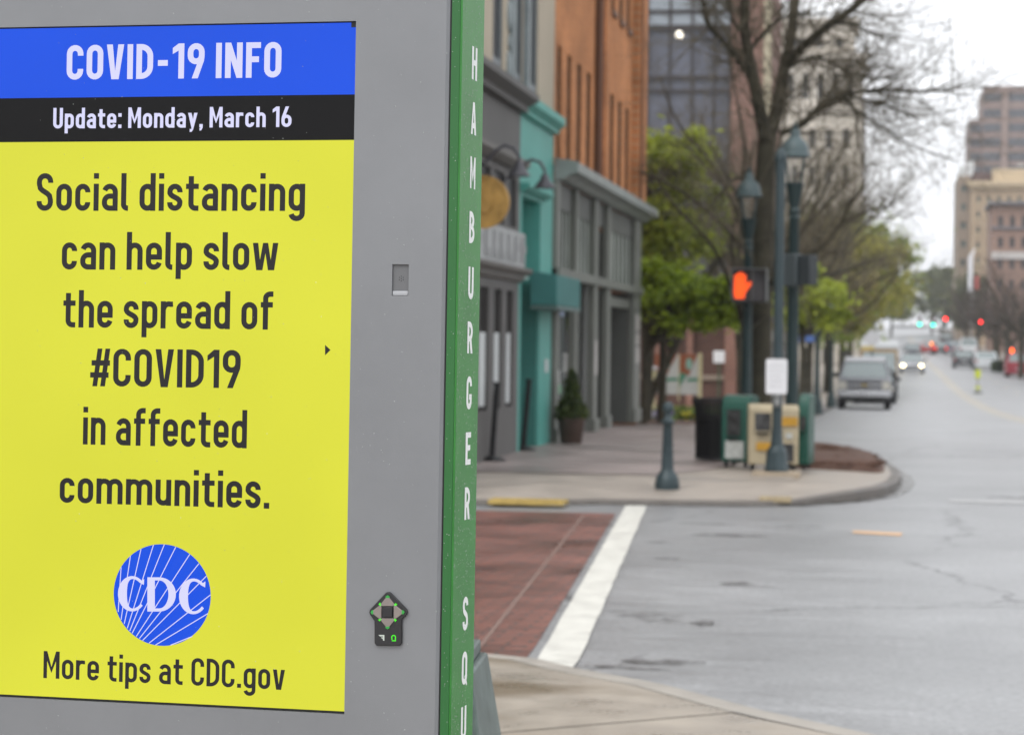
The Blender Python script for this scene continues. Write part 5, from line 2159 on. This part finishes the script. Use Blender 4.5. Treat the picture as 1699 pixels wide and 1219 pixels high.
def facade(t, name, m_wall, x0, x1, Y, z0, z1, depth, rows, colsn, wz, wx, m_win, margin=.6, zstart=None, sill=None, arched=False):
    """block facing down the street, its windows set back in real openings"""
    zs = zstart if zstart is not None else z0 + 1.0
    hol = []
    ph = (z1 - zs - margin) / rows
    pw = (x1 - x0 - 2 * margin * .5) / colsn
    for i in range(rows):
        for j in range(colsn):
            cx_, cz_ = x0 + margin * .5 + pw * (j + .5), zs + ph * (i + .5)
            hol.append((cx_ - pw * wx / 2, cx_ + pw * wx / 2, cz_ - ph * wz / 2, cz_ + ph * wz / 2))
    w = MB()
    grid_wall(w, x0, x1, z0, z1, hol, lambda a, b, d: (a, Y + d, b), .35)
    w.poly([(x0, Y, z0), (x0, Y + depth, z0), (x0, Y + depth, z1), (x0, Y, z1)])
    w.poly([(x1, Y, z0), (x1, Y + depth, z0), (x1, Y + depth, z1), (x1, Y, z1)])
    w.poly([(x0, Y, z1), (x1, Y, z1), (x1, Y + depth, z1), (x0, Y + depth, z1)])
    w.poly([(x0, Y + depth, z0), (x1, Y + depth, z0), (x1, Y + depth, z1), (x0, Y + depth, z1)])
    wall = w.build(name, m_wall, t, world=True, smooth=0)
    for h in hol:
        q = MB()
        q.box(h[0] - .02, h[1] + .02, Y + .34, Y + .38, h[2] - .02, h[3] + .02)
        wi = q.build('window', m_win, t, world=True, smooth=0)
        if sill:
            q = MB()
            q.box(h[0] - .1, h[1] + .1, Y - .15, Y - .003, h[2] - .22, h[2] - .01)
            q.build('window_sill', sill, wi, world=True, smooth=0)
    return wall


X = lambda px, Y: float(at(px, 560, Y)[0])
Z = lambda px, py, Y: float(at(px, py, Y)[2])
m_curt = M('curtain_glass', (.085, .09, .115), .2, spec=.35, var=.3, vs=.15)
m_mull = M('dark_mullion', (.035, .03, .03), .5)
# glass and brick block on the left
Y = 112
gb = thing('glass_building', 'dark glass building with grey panels behind the tall yellow-green tree', 'building', (X(1120, Y), Y, zr(Y)))
xa, xb = X(1040, Y), X(1208, Y)
zt = Z(1120, -60, Y)
q = MB()
q.box(xa - 12, xb, Y, Y + 14, zr(Y), zt)
q.build('glass_wall', m_curt, gb, world=True, smooth=0)
q = MB()
for px_ in (1069, 1106, 1143, 1180, 1206):
    x = X(px_, Y)
    q.box(x - .055, x + .055, Y - .12, Y - .002, zr(Y), zt)
for py, th in ((20, .16), (47, .26), (130, .2), (152, .16), (290, .22), (380, .22), (460, .22)):
    z = Z(1120, py, Y)
    q.box(xa, xb, Y - .16, Y - .121, z - th / 2, z + th / 2)
q.build('mullion', m_mull, gb, world=True, smooth=0)
q = MB()
q.box(xa, xb, Y - .06, Y - .003, Z(1120, 42, Y), Z(1120, -4, Y))
q.build('pale_spandrel', M('spandrel_grey', (.26, .29, .32), .35), gb, world=True, smooth=0)
q = MB()
q.box(xb + .01, X(1268, Y), Y - .3, Y + 14, zr(Y), zt)
q.build('brick_end_wall', M('rose_brick', (.24, .14, .115), .85, var=.2, vs=1.5), gb, world=True, smooth=0)
q = MB()
q.box(X(1262, Y), X(1275, Y), Y - .5, Y - .301, zr(Y), zt)
q.build('cream_edge', M('cream_edge', (.45, .40, .29), .7), gb, world=True, smooth=0)
pl_ = at(1128, 60, Y)
q = MB()
q.ball((pl_[0], Y - .35, pl_[2]), .17, 12, 8)
lampo = q.build('globe_lamp', M('globe_lit', (.8, .75, .65), .4, emit=2.4, ecol=(1, .93, .78)), gb, world=True)

# ornate pale tower
Y = 215
m_stone = M('pale_stone', (.56, .51, .44), .8, var=.14, vs=.35)
m_stone2 = M('pale_stone_trim', (.63, .58, .51), .8, var=.1, vs=.5)
m_far = M('far_window', (.055, .06, .065), .25, var=.4, vs=1.2)
ot = thing('ornate_tower', 'pale ornate stone tower with arched upper windows behind the bare tree', 'building', (X(1345, Y), Y, zr(Y)))
xa, xb = X(1262, Y), X(1425, Y)
zz = [Z(1350, p_, Y) for p_ in (420, 178, 172, 108, 98, 40)]
facade(ot, 'shaft_wall', m_stone, xa, xb, Y, zr(Y) - 2, zz[1], 10, 7, 5, .55, .42, m_far, 1.2, sill=m_stone2)
facade(ot, 'arcade_wall', m_stone2, xa, xb, Y - .02, zz[1] + .02, zz[4], 10, 1, 6, .72, .42, m_far, .8, zstart=zz[2])
facade(ot, 'attic_wall', m_stone, xa, xb - .8, Y, zz[4] + .5, zz[5], 10, 1, 4, .5, .4, m_far, .8, zstart=zz[4] + .6)
q = MB()
q.box(xa - .4, xb + .4, Y - .5, Y + 10.4, zz[4] + .02, zz[4] + .48)
q.box(xa - .25, xb + .25, Y - .3, Y - .022, zz[1] - .3, zz[1] - .01)
q.box(xa - .4, xb - .4, Y - .5, Y + 10.4, zz[5] + .02, zz[5] + .5)
for k in range(22):
    x = xa + (xb - xa) * k / 21
    q.box(x - .12, x + .12, Y - .35, Y - .023, zz[4] - .5, zz[4])
q.build('cornice', m_stone2, ot, world=True, smooth=0)
# grey block at the tower's right side
gy = thing('grey_block', 'plain grey shaded block at the right flank of the ornate tower', 'building', (X(1440, 260), 260, zr(250)))
facade(gy, 'wall', M('grey_render', (.17, .16, .155), .8, var=.15, vs=.4), X(1405, 260), X(1430, 260), 260, zr(250) - 2, Z(1420, 165, 260), 10, 8, 2, .5, .4, m_far, .6)

# right: brown tower with ribbon windows
Y = 430
m_brown = M('brown_precast', (.25, .185, .165), .75, var=.08, vs=.15)
m_rib = M('ribbon_glass', (.10, .105, .12), .2, var=.2, vs=.3)
bt_ = thing('brown_tower', 'tall brown office tower with grey ribbon windows on the right', 'building', (X(1655, Y), Y, zr(Y)))
xa, xs, xb = X(1604, Y), X(1625, Y), X(1760, Y)
ztop = Z(1660, 147, Y)
zst = Z(1610, 198, Y)
q = MB()
q.box(xs, xb, Y, Y + 22, zr(Y), ztop)
q.box(xa, xs - .02, Y + 1, Y + 22, zr(Y), zst)
q.build('wall', m_brown, bt_, world=True, smooth=0)
for k, py in enumerate((162, 188, 212, 236, 260, 282, 304, 326)):
    z = Z(1660, py, Y)
    for (p_, r_) in ((1626, 1656), (1668, 1699), (1706, 1758)):
        q = MB()
        q.box(X(p_, Y), X(r_, Y), Y - .06, Y - .003, z - .72, z + .72)
        q.build('ribbon_window', m_rib, bt_, world=True, smooth=0)
    if py > 200:
        q = MB()
        q.box(xa + .1, xs - .1, Y + .9, Y + .98, z - .72, z + .72)
        q.build('ribbon_window', m_rib, bt_, world=True, smooth=0)
q = MB()
q.box(X(1657, Y), X(1667, Y), Y - .5, Y - .061, zr(Y), ztop)
q.box(xs - .1, xb, Y - .2, Y - .0, ztop + .01, ztop + .4)
q.build('vertical_fin', M('brown_fin', (.29, .22, .195), .75), bt_, world=True, smooth=0)

# tan hotel block in front of it
Y = 335
m_tan = M('tan_brick', (.36, .275, .19), .8, var=.1, vs=.3)
m_tan2 = M('tan_stone', (.50, .40, .27), .75, var=.08, vs=.3)
ho_ = thing('tan_building', 'tan brick building with green-grey windows below the brown tower', 'building', (X(1640, Y), Y, zr(Y)))
xa, xm, xb = X(1586, Y), X(1607, Y), X(1770, Y)
zt1, zt2 = Z(1600, 290, Y), Z(1640, 308, Y)
m_grn = M('green_grey_glass', (.11, .145, .135), .25, var=.3, vs=.5)
facade(ho_, 'wing_wall', M('tan_wing', (.255, .205, .16), .8, var=.12, vs=.3), xa, xm - .03, Y + 1.5, zr(Y), zt1, 18, 5, 1, .38, .6, m_grn, .5, zstart=Z(1600, 450, Y))
facade(ho_, 'wall', m_tan, xm, xb, Y, zr(Y), zt2, 20, 6, 9, .42, .3, m_grn, .8, zstart=Z(1640, 470, Y), sill=m_tan2)
q = MB()
q.box(xm - .5, xb + .5, Y - .6, Y + 20, zt2 + .02, zt2 + .6)
for k in range(40):
    x = xm + (xb - xm) * k / 39
    q.box(x - .12, x + .12, Y - .4, Y - .01, zt2 - .5, zt2)
q.build('cornice', m_tan2, ho_, world=True, smooth=0)
q = MB()
q.box(X(1644, Y), xb, Y + 1, Y + 18, zt2 + .62, Z(1650, 279, Y))
q.build('penthouse', m_tan2, ho_, world=True, smooth=0)
q = MB()
q.box(X(1611, Y), X(1642, Y), Y + 2, Y + 18, zt2 + .62, Z(1620, 284, Y))
q.build('plant_room', M('plum_brick', (.12, .08, .075), .8), ho_, world=True, smooth=0)
for px, py in ((1594, 272), (1608, 264), (1692, 270)):
    q = MB()
    x, z = X(px, Y), Z(px, py, Y)
    q.box(x - .45, x + .45, Y + 3, Y + 4, zt1 if px < 1609 else zt2 + 3, z)
    q.build('rooftop_unit', M('roof_unit_white', (.6, .62, .62), .5), ho_, world=True, smooth=0)
# red-brown block nearer
Y = 300
rb_ = thing('red_brown_building', 'red-brown brick building with paired round-headed windows at the right edge', 'building', (X(1690, Y), Y, zr(Y)))
xa, xb = X(1643, Y), X(1770, Y)
facade(rb_, 'wall', M('red_brown_brick', (.25, .165, .13), .85, var=.15, vs=.4), xa, xb, Y, zr(Y) - 1, Z(1670, 340, Y), 14, 4, 6, .5, .4, m_far, .7, zstart=Z(1670, 490, Y))
q = MB()
q.box(xa - .4, xb, Y - .6, Y + 14, Z(1670, 340, Y) + .02, Z(1670, 336, Y) + .1)
q.box(xa - .1, xb, Y - .25, Y - .01, Z(1670, 378, Y) - .15, Z(1670, 378, Y) + .12)
q.build('cornice', M('slate_cornice', (.15, .15, .165), .7), rb_, world=True, smooth=0)
q = MB()
q.box(xa, xb, Y - .3, Y - .01, Z(1670, 430, Y), Z(1670, 418, Y))
q.build('pale_band', M('pale_band', (.46, .44, .42), .7), rb_, world=True, smooth=0)
# white and red vertical banner
Y = 270
vb = thing('vertical_banner', 'tall white blade banner with a red foot on a right-hand building', 'banner', (X(1610, Y), Y, zr(Y)))
q = MB()
q.box(X(1605, Y), X(1612, Y), Y, Y + .5, Z(1608, 485, Y), Z(1608, 426, Y))
q.prism([(X(1605, Y), Z(1608, 425.8, Y)), (X(1612, Y), Z(1608, 425.8, Y)), (X(1617, Y), Z(1608, 412, Y)), (X(1613, Y), Z(1608, 414, Y))], lambda a, b, d: (a, d, b), Y, Y + .4)
q.build('white_blade', M('banner_white', (.72, .73, .76), .6), vb, world=True)
q = MB()
q.box(X(1616, Y), X(1623, Y), Y, Y + .4, Z(1618, 480, Y), Z(1618, 458, Y))
q.build('red_panel', M('banner_red', (.42, .10, .09), .6), vb, world=True)
q = MB()
q.tube([(X(1612, Y), Y + .7, zr(Y)), (X(1612, Y), Y + .7, Z(1612, 430, Y))], .12, 8)
q.build('mast', M('banner_mast', (.3, .3, .31), .5), vb, world=True)
# low dark shops behind the right-hand trees, and pavement with kerb
rp = MB()
rk = MB()
ysr = [y for y in YS if 40 <= y <= 430]
strip(rk, lambda y: 10.55, lambda y: 10.75, ysr, .15)
kv = []
strip(rp, lambda y: 10.75, lambda y: 16.0, ysr, .15)
vsr = []
for y in ysr:
    vsr += [(10.55, y, zr(y) - .02), (10.55, y, zr(y) + .15)]
rk.add(vsr, [(2 * i, 2 * i + 2, 2 * i + 3, 2 * i + 1) for i in range(len(ysr) - 1)])
struct('kerb_right', rk, MATS['kerb_concrete'], smooth=0)
struct('pavement_right', rp, MATS['pavement_concrete'], smooth=180)
rs = thing('low_shop_row', 'low dark brick shops behind the bare trees on the right', 'building', (18, 250, zr(250)))
q = MB()
for y0, y1, h in ((150, 200, 5.5), (200.1, 250, 6.5), (250.1, 296, 6.0)):
    q.box(16.2, 30, y0, y1, zr(y0) - 1, zr(y0) + h)
q.build('wall', M('dark_brick', (.085, .06, .055), .85, var=.25, vs=.4), rs, world=True, smooth=0)
for y in range(152, 294, 5):
    q = MB()
    q.box(16.1, 16.19, y, y + 3.2, zr(y) + .7, zr(y) + 2.8)
    q.build('shop_window', M('shop_window_warm', (.09, .085, .08), .2, var=.5, vs=.3), rs, world=True, smooth=0)

# ------------------------------------------------------------------ traffic lights on their wires
def signal_head(px, py, Y, lit_i, label):
    p = at(px, py, Y)
    k = Y / 250.0
    t = thing('traffic_light', label, 'traffic light', (p[0], Y, p[2]), group='traffic lights hanging over the far crossing')
    q = MB()
    off = -lit_i * .36 * k
    q.box(-.17 * k, .17 * k, 0, .2 * k, -.9 * k - off - .0, .22 * k - off)
    q.build('housing', M('signal_dark', (.02, .022, .02), .5), t, bevel=.02)
    for i in range(3):
        q = MB()
        zc = -off - .36 * i * k + .0
        q.prism([(.13 * k * math.cos(2 * PI * j / 18), zc + .13 * k * math.sin(2 * PI * j / 18)) for j in range(18)], lambda a, b, d: (a, d, b), -.03, -.003)
        on = i == lit_i
        c = [(1.0, .012, .012), (1, .4, .02), (.0, .62, .42)][i]
        q.build('lens', M('lens_%s_%d' % ('lit' if on else 'off', i), tuple(v * .08 for v in c), .4, emit=(12.0 if i == 0 else 11) if on else 0, ecol=c), t)
    q = MB()
    q.tube([(0, .1 * k, .22 * k - off), (0, .1 * k, 1.0 * k - off)], .025, 5)
    q.build('hanger', M('signal_dark'), t)


signal_head(1569, 529, 250, 0, 'left hanging traffic light showing red over the far crossing')
signal_head(1627, 534, 250, 0, 'right hanging traffic light showing red over the far crossing')
signal_head(1526, 538, 420, 2, 'left distant traffic light showing green beyond the red pair')
signal_head(1548, 539, 420, 2, 'right distant traffic light showing green beyond the red pair')
for Yw, za, lb in ((250, 1.1, 'dark masts and span wire carrying the two red traffic lights'), (420, 2.4, 'distant dark masts and span wire carrying the two green traffic lights')):
    sw = thing('signal_span', lb, 'mast', (4.5, Yw + .1, zr(Yw)))
    z = at(1580, 520, Yw)[2]
    q = MB()
    q.tube([(-3.0, Yw + .1, z + za + .5), (2, Yw + .1, z + za + .1), (7, Yw + .1, z + za), (12.0, Yw + .1, z + za + .4)], .02, 4)
    q.build('wire', m_irond, sw, world=True)
    for x in (-3.0, 12.0):
        q = MB()
        q.tube([(x, Yw + .1, zr(Yw)), (x, Yw + .1, z + za + .9)], .1, 6)
        q.build('mast', m_irond, sw, world=True)
# orange hand far right, lime crossing post, warning sign
p = at(1679, 582, 180)
zg = zr(180)
oh = thing('pedestrian_signal', 'small distant pedestrian signal lit orange on the right pavement', 'pedestrian signal', (p[0], 180, p[2]))
q = MB()
q.box(-.28, .28, .01, .25, -.32, .32)
q.build('housing', MATS['signal_black'], oh, bevel=.02)
q = MB()
q.prism([(a * .13, b * .2) for a, b in hand], lambda a, b, d: (a, d, b), -.02, .005)
q.build('lit_hand', M('far_orange', (.3, .06, .01), .4, emit=6.0, ecol=(1.0, .10, .004)), oh, smooth=0)
q = MB()
q.tube([(0, .3, zg - p[2]), (0, .3, .4)], .08, 8)
q.build('pole', m_irond, oh)
g0 = on_road(1622, 652)
cp = thing('crossing_post', 'lime yellow pedestrian crossing post standing on the road centre line', 'road sign', (g0[0], g0[1], zr(g0[1])))
kk = g0[1] / F_PX
q = MB()
q.box(-4.5 * kk, 4.5 * kk, -.02, .02, 24 * kk, 38 * kk)
q.build('sign_plate', M('lime_sheet', (.52, .58, .02), .5), cp, bevel=.02)
q = MB()
q.tube([(0, 0, .02), (0, 0, 24 * kk)], 1.4 * kk, 8)
q.build('stem', M('stem_grey', (.3, .28, .25), .6), cp)
q = MB()
q.box(-4 * kk, 4 * kk, -.15, .15, 6 * kk, 11 * kk)
q.build('lower_band', MATS['lime_sheet'], cp, bevel=.02)
q = MB()
q.box(-.25, .25, -.25, .25, 0, .06)
q.build('base', m_blk, cp, bevel=.02)
p = at(1447, 561, 112)
zg = zr(112) + .15
wsn = thing('warning_sign', 'pale diamond warning sign above a yellow plate behind the pickup', 'road sign', (p[0], 112, zg))
h0 = p[2] - zg
q = MB()
q.prism([(.46, h0), (0, h0 + .46), (-.46, h0), (0, h0 - .46)], lambda a, b, d: (a, d, b), -.02, 0)
q.build('diamond_plate', M('sign_back_grey', (.46, .46, .47), .5), wsn)
q = MB()
q.box(-.5, .1, -.05, -.025, h0 - .52, h0 - .36)
q.build('yellow_plate', M('sign_yellow', (.48, .38, .14), .5), wsn)
q = MB()
q.tube([(0, .03, 0), (0, .03, h0 + .3)], .04, 6)
q.build('post', m_irond, wsn)
he = thing('clipped_hedge', 'dark green clipped hedge on the right pavement left of the orange signal', 'hedge', (X(1660, 186), 186, zr(186) + .12))
q = MB()
leaves(q, 1400, .12, random.Random(4), lambda r_: (r_.uniform(-.6, .7), r_.uniform(-.8, .8), r_.uniform(.05, .75)))
q.build('foliage', leaf_mat('hedge_dark', (.02, .04, .012), (.06, .09, .025), 1), he, smooth=0)

# ------------------------------------------------------------------ vehicles
m_tyre = M('tyre', (.012, .012, .012), .8)
m_rim = M('rim_steel', (.3, .3, .31), .35, metal=.7)
m_wind = M('windscreen', (.17, .205, .205), .12, spec=.9)
m_plate = M('number_plate', (.45, .45, .47), .5)
m_chrome = M('chrome', (.55, .56, .58), .25, metal=.6)
m_blackp = M('black_bumper', (.02, .02, .021), .5)
m_headoff = M('headlamp_off', (.55, .53, .47), .2)
m_headon = M('headlamp_lit', (.8, .75, .6), .3, emit=9.0, ecol=(1.0, .82, .42))
m_tail = M('tail_lamp_lit', (.4, .02, .02), .3, emit=2.5, ecol=(1.0, .05, .03))
m_amber = M('amber_lit', (.5, .2, .02), .3, emit=5, ecol=(1.0, .24, .01))


def car(name, label, cat, loc, rz, paint, L=4.5, W=1.8, H=1.5, style='saloon', head=None, tail=None, group=None, detail=True, roofp=None):
    """front of the car at local -Y"""
    t = thing(name, label, cat, loc, rz, group)
    hw = W / 2
    gc = .30 if style == 'pickup' else .22             # ground clearance
    hb = H * (.60 if style in ('pickup', 'suv') else .62)
    wr = .40 if style == 'pickup' else .33
    prof = {'pickup': [(0, gc + .1), (0, hb - .12), (.08, hb), (1.35, hb + .06), (1.36, hb + .07), (L - .02, hb + .05), (L, hb - .1), (L, gc + .08), (L - .1, gc), (.12, gc)],
            'suv': [(0, gc + .1), (0, hb - .15), (.1, hb - .03), (1.2, hb + .05), (L - .05, hb + .05), (L, hb - .1), (L, gc + .08), (L - .1, gc), (.12, gc)],
            'saloon': [(0, gc + .08), (.0, hb * .62), (.12, hb * .82), (1.1, hb), (L - .8, hb), (L - .05, hb * .95), (L, hb * .7), (L, gc + .08), (L - .12, gc), (.12, gc)]}[style]
    q = MB()
    n = len(prof)
    secs = [(-hw, .94), (-hw * .97, 1.0), (hw * .97, 1.0), (hw, .94)]
    vs = []
    for x, k in secs:
        for y, z in prof:
            zz = gc + (z - gc) * (k if z > gc + .2 else 1)
            vs.append((x, y, zz))
    fs = [tuple(range(n)), tuple(3 * n + i for i in reversed(range(n)))]
    for s_ in range(3):
        fs += [(s_ * n + i, s_ * n + (i + 1) % n, (s_ + 1) * n + (i + 1) % n, (s_ + 1) * n + i) for i in range(n)]
    q.add(vs, [tuple(reversed(f)) for f in fs])
    q.build('body', paint, t, bevel=.03)
    # cabin
    c0, c1, c2, c3 = {'pickup': (1.25, 1.95, 3.5, 3.7), 'suv': (1.1, 1.9, L - .35, L - .1), 'saloon': (1.05, 1.85, L - 1.6, L - .75)}[style]
    zb_, zt_ = hb + .03, H
    q = MB()
    tw = hw * .74
    bw = hw * .93
    vs = [(-bw, c0, zb_), (bw, c0, zb_), (bw, c3, zb_), (-bw, c3, zb_), (-tw, c1, zt_ - .05), (tw, c1, zt_ - .05), (tw, c2, zt_ - .05), (-tw, c2, zt_ - .05)]
    q.add(vs, [(0, 1, 5, 4), (1, 2, 6, 5), (2, 3, 7, 6), (3, 0, 4, 7)])
    q.build('glasshouse', m_wind, t)
    q = MB()
    q.box(-tw - .02, tw + .02, c1 - (.16 if style == 'pickup' else .03), c2 + .03, zt_ - (.17 if style == 'pickup' else .055), zt_ + .01)
    q.build('roof', roofp or paint, t, bevel=.025)
    q = MB()
    for sx in (-1, 1):
        for ya, yb_, r_ in ((c0, c1, .045), (c3, c2, .06), ((c1 + c2) / 2, (c1 + c2) / 2, .04)):
            q = MB()
            q.tube([(sx * bw, ya, zb_), (sx * tw, yb_, zt_ - .04)], r_, 6)
            q.build('pillar', paint, t)
    for y in (.95 if style != 'saloon' else .85, L - 1.0):
        for sx in (-1, 1):
            q = MB()
            q.prism([(y + wr * math.cos(2 * PI * k / 24), wr + wr * math.sin(2 * PI * k / 24)) for k in range(24)], lambda a, b, d: (d, a, b), sx * (hw - .24), sx * (hw + .015))
            wh_ = q.build('wheel', m_tyre, t)
            q = MB()
            q.prism([(y + wr * .6 * math.cos(2 * PI * k / 20), wr + wr * .6 * math.sin(2 * PI * k / 20)) for k in range(20)], lambda a, b, d: (d, a, b), sx * (hw + .016), sx * (hw + .03))
            q.build('rim', m_rim, wh_)
    for sx in (-1, 1):
        q = MB()
        if style == 'pickup':
            q.box(sx * hw * .68, sx * hw * .98, -.03, .12, hb - .40, hb - .12)
        else:
            q.prism([(.13 * math.cos(2 * PI * k / 14) + sx * hw * .74, hb * .66 + .09 * math.sin(2 * PI * k / 14)) for k in range(14)], lambda a, b, d: (a, d, b), -.03, .12)
        q.build('headlight', head or m_headoff, t)
        q = MB()
        q.box(sx * hw * .78, sx * hw * .97, L - .05, L + .02, hb - .32, hb - .10)
        q.build('tail_light', tail or M('tail_lamp_off', (.25, .015, .015), .3), t)
        q = MB()
        q.box(sx * (hw + .02), sx * (hw + .2), c0 + .25, c0 + .38, hb + .02, hb + .2)
        q.build('wing_mirror', m_blackp, t, bevel=.02)
    q = MB()
    if style == 'pickup':
        q.box(-hw * .64, hw * .64, -.02, .05, hb - .44, hb - .08)
        gr = q.build('grille', m_blackp, t)
        q = MB()
        q.box(-hw * .64, hw * .64, -.035, -.021, hb - .29, hb - .21)
        q.box(-hw * .64, hw * .64, -.035, -.021, hb - .10, hb - .07)
        q.box(-hw * .64, hw * .64, -.035, -.021, hb - .45, hb - .41)
        q.build('grille_bar', m_chrome, gr)
        q = MB()
        q.box(-.11, .11, -.05, -.036, hb - .28, hb - .22)
        q.build('badge', M('gold_badge', (.5, .38, .12), .35, metal=.4), gr)
        q = MB()
        q.box(-hw, hw, -.12, .1, gc + .18, gc + .40)
        bu = q.build('bumper', m_chrome, t, bevel=.03)
        q = MB()
        q.box(-.16, .16, -.135, -.121, gc + .2, gc + .36)
        q.build('number_plate', m_plate, bu)
        q = MB()
        q.box(-hw * .95, hw * .95, -.08, .2, gc - .02, gc + .17)
        q.build('air_dam', m_blackp, t, bevel=.02)
    else:
        q.box(-hw * .5, hw * .5, -.025, .05, gc + .2, hb * .62)
        q.build('grille', m_blackp, t)
        q = MB()
        q.box(-.25, .25, L + .001, L + .02, gc + .3, gc + .42)
        q.build('number_plate', m_plate, t)
    return t


Yp = 91
x = float(at(1434, 640, Yp)[0])
car('pickup_truck', 'grey pickup truck with chrome bumper parked facing us at the left kerb', 'pickup', (x, Yp, zr(Yp)), 0, M('pickup_grey', (.17, .175, .19), .3, metal=.3, var=.08), 5.4, 1.95, 1.93, 'pickup', roofp=M('pickup_roof', (.62, .63, .66), .25))
Yv = 104
x = float(at(1451, 640, Yv)[0])
car('parked_car', 'dark parked car mostly hidden behind the grey pickup', 'car', (x, Yv, zr(Yv)), 0, M('paint_black', (.03, .032, .035), .25, spec=.7), 4.6, 1.8, 1.5)
# tan delivery van further on
Yv = 116
x = float(at(1458, 600, Yv)[0])
dv = thing('delivery_van', 'tall tan delivery van with white roof parked behind the dark car', 'van', (x, Yv, zr(Yv)))
q = MB()
q.prism([(0, .3), (0, 1.1), (.15, 1.25), (.9, 1.4), (.9, .3)], lambda a, b, d: (d, a, b), -.85, .85)
q.build('cab', M('van_dark', (.06, .06, .06), .4), dv, bevel=.05)
q = MB()
q.box(-.9, .9, .95, 5.4, .45, 2.35)
q.build('box_body', M('van_tan', (.34, .24, .13), .5, var=.1), dv, bevel=.05)
q = MB()
q.box(-.9, .9, .9, 5.45, 2.36, 2.75)
q.build('roof', M('van_roof', (.6, .62, .63), .4), dv, bevel=.08)
q = MB()
q.add([(-.8, .12, 1.3), (.8, .12, 1.3), (.75, .85, 2.2), (-.75, .85, 2.2)], [(0, 1, 2, 3)])
q.build('windscreen', m_wind, dv)
for sx in (-1, 1):
    for y in (.7, 4.4):
        q = MB()
        q.prism([(y + .38 * math.cos(2 * PI * k / 20), .38 + .38 * math.sin(2 * PI * k / 20)) for k in range(20)], lambda a, b, d: (d, a, b), sx * .68, sx * .92)
        q.build('wheel', m_tyre, dv)
m_silver = M('paint_silver', (.34, .35, .37), .25, metal=.3)
Yv = 180
x = float(at(1513.5, 605, Yv)[0])
car('oncoming_car', 'silver car with both headlights lit driving towards us', 'car', (x, Yv, zr(Yv)), 0, m_silver, 4.5, 1.8, 1.45, head=m_headon)
Yv = 262
x = float(at(1514, 585, Yv)[0])
car('dark_car', 'small dark car far up the road above the lit headlights', 'car', (x, Yv, zr(Yv)), 0, M('paint_dark_blue', (.05, .055, .07), .3), 4.5, 1.8, 1.5)
Yv = 285
x = float(at(1541, 575, Yv)[0])
car('red_car', 'small red car with glowing tail lights driving away up the hill', 'car', (x, Yv + 4.4, zr(Yv)), PI, M('paint_red', (.32, .03, .03), .35), 4.4, 1.8, 1.5, tail=m_tail)
x = float(at(1559, 577, Yv)[0])
car('brake_light_car', 'small dark car with red brake lights right of the red car', 'car', (x, Yv + 4.4, zr(Yv)), PI, MATS['paint_black'], 4.4, 1.8, 1.5, tail=m_tail)
p = at(1545.5, 570, 278)
bc = thing('amber_beacon', 'orange flashing beacon light beside the red car far up the road', 'beacon', (p[0], 278, zr(278)))
q = MB()
q.ball((0, 0, p[2] - zr(278)), .13, 12, 8)
q.build('lens', m_amber, bc)
q = MB()
q.tube([(0, .1, 0), (0, .1, p[2] - zr(278))], .06, 6)
q.build('post', m_blackp, bc)
GP = 'cars parked along the right kerb'
m_wpaint = M('paint_white', (.6, .61, .62), .3)
for px, Yv, paint, label, st, hh in ((1607, 250, m_wpaint, 'white van-like parked car behind the lime crossing post', 'suv', 2.3),
                                     (1600, 205, MATS['paint_black'], 'dark parked car left of the white parked car', 'saloon', 1.5),
                                     (1637, 196, M('paint_pale', (.5, .52, .53), .3), 'pale parked car behind the lime crossing post', 'saloon', 1.5),
                                     (1692, 172, M('paint_deep_red', (.27, .03, .045), .3), 'deep red parked car at the right edge of the street', 'suv', 1.7),
                                     (1582, 300, M('paint_blue_grey', (.07, .085, .13), .3), 'blue-grey parked car under the red traffic light', 'saloon', 1.5),
                                     (1570, 345, MATS['paint_black'], 'farthest dark parked car on the right kerb', 'suv', 1.7),
                                     (1594, 275, m_silver, 'silver parked car between blue-grey and white ones', 'suv', 1.7)):
    x = float(at(px, 600, Yv)[0])
    x = min(x, 9.6)
    car('parked_car', label, 'car', (x, Yv + 4.4, zr(Yv)), PI, paint, 4.4, 1.8, hh, st, group=GP)
# pale low building closing the hill top
Y = 640
cl = thing('hilltop_building', 'long pale white building at the crest where the street ends', 'building', (X(1510, Y), Y, zr(Y)))
q = MB()
q.box(X(1478, Y), X(1541, Y), Y, Y + 12, zr(Y) - 1, Z(1510, 541, Y))
q.build('wall', M('pale_white_wall', (.36, .37, .37), .6, var=.12, vs=.15), cl, world=True, smooth=0)
q = MB()
q.box(X(1476, Y), X(1543, Y), Y - .8, Y + 12.5, Z(1510, 541, Y) + .02, Z(1510, 538.5, Y))
q.build('roof', M('pale_roof', (.5, .5, .5), .6), cl, world=True, smooth=0)

# ------------------------------------------------------------------ wet air
hz = MB()
hz.box(-1700, 1700, -120, 3200, -3.5, 75)
hm = bpy.data.materials.new('wet_air')
hm.use_nodes = True
hn, hl_ = hm.node_tree.nodes, hm.node_tree.links
hn.remove(hn['Principled BSDF'])
pvn = hn.new('ShaderNodeVolumePrincipled')
pvn.inputs['Color'].default_value = (.97, .98, 1, 1)
pvn.inputs['Density'].default_value = .00035
pvn.inputs['Anisotropy'].default_value = .2
hl_.new(pvn.outputs[0], hn['Material Output'].inputs['Volume'])
o = hz.build('haze', hm, smooth=0)
tag(o, 'pale wet haze hanging over the whole street', 'haze', kind='stuff')
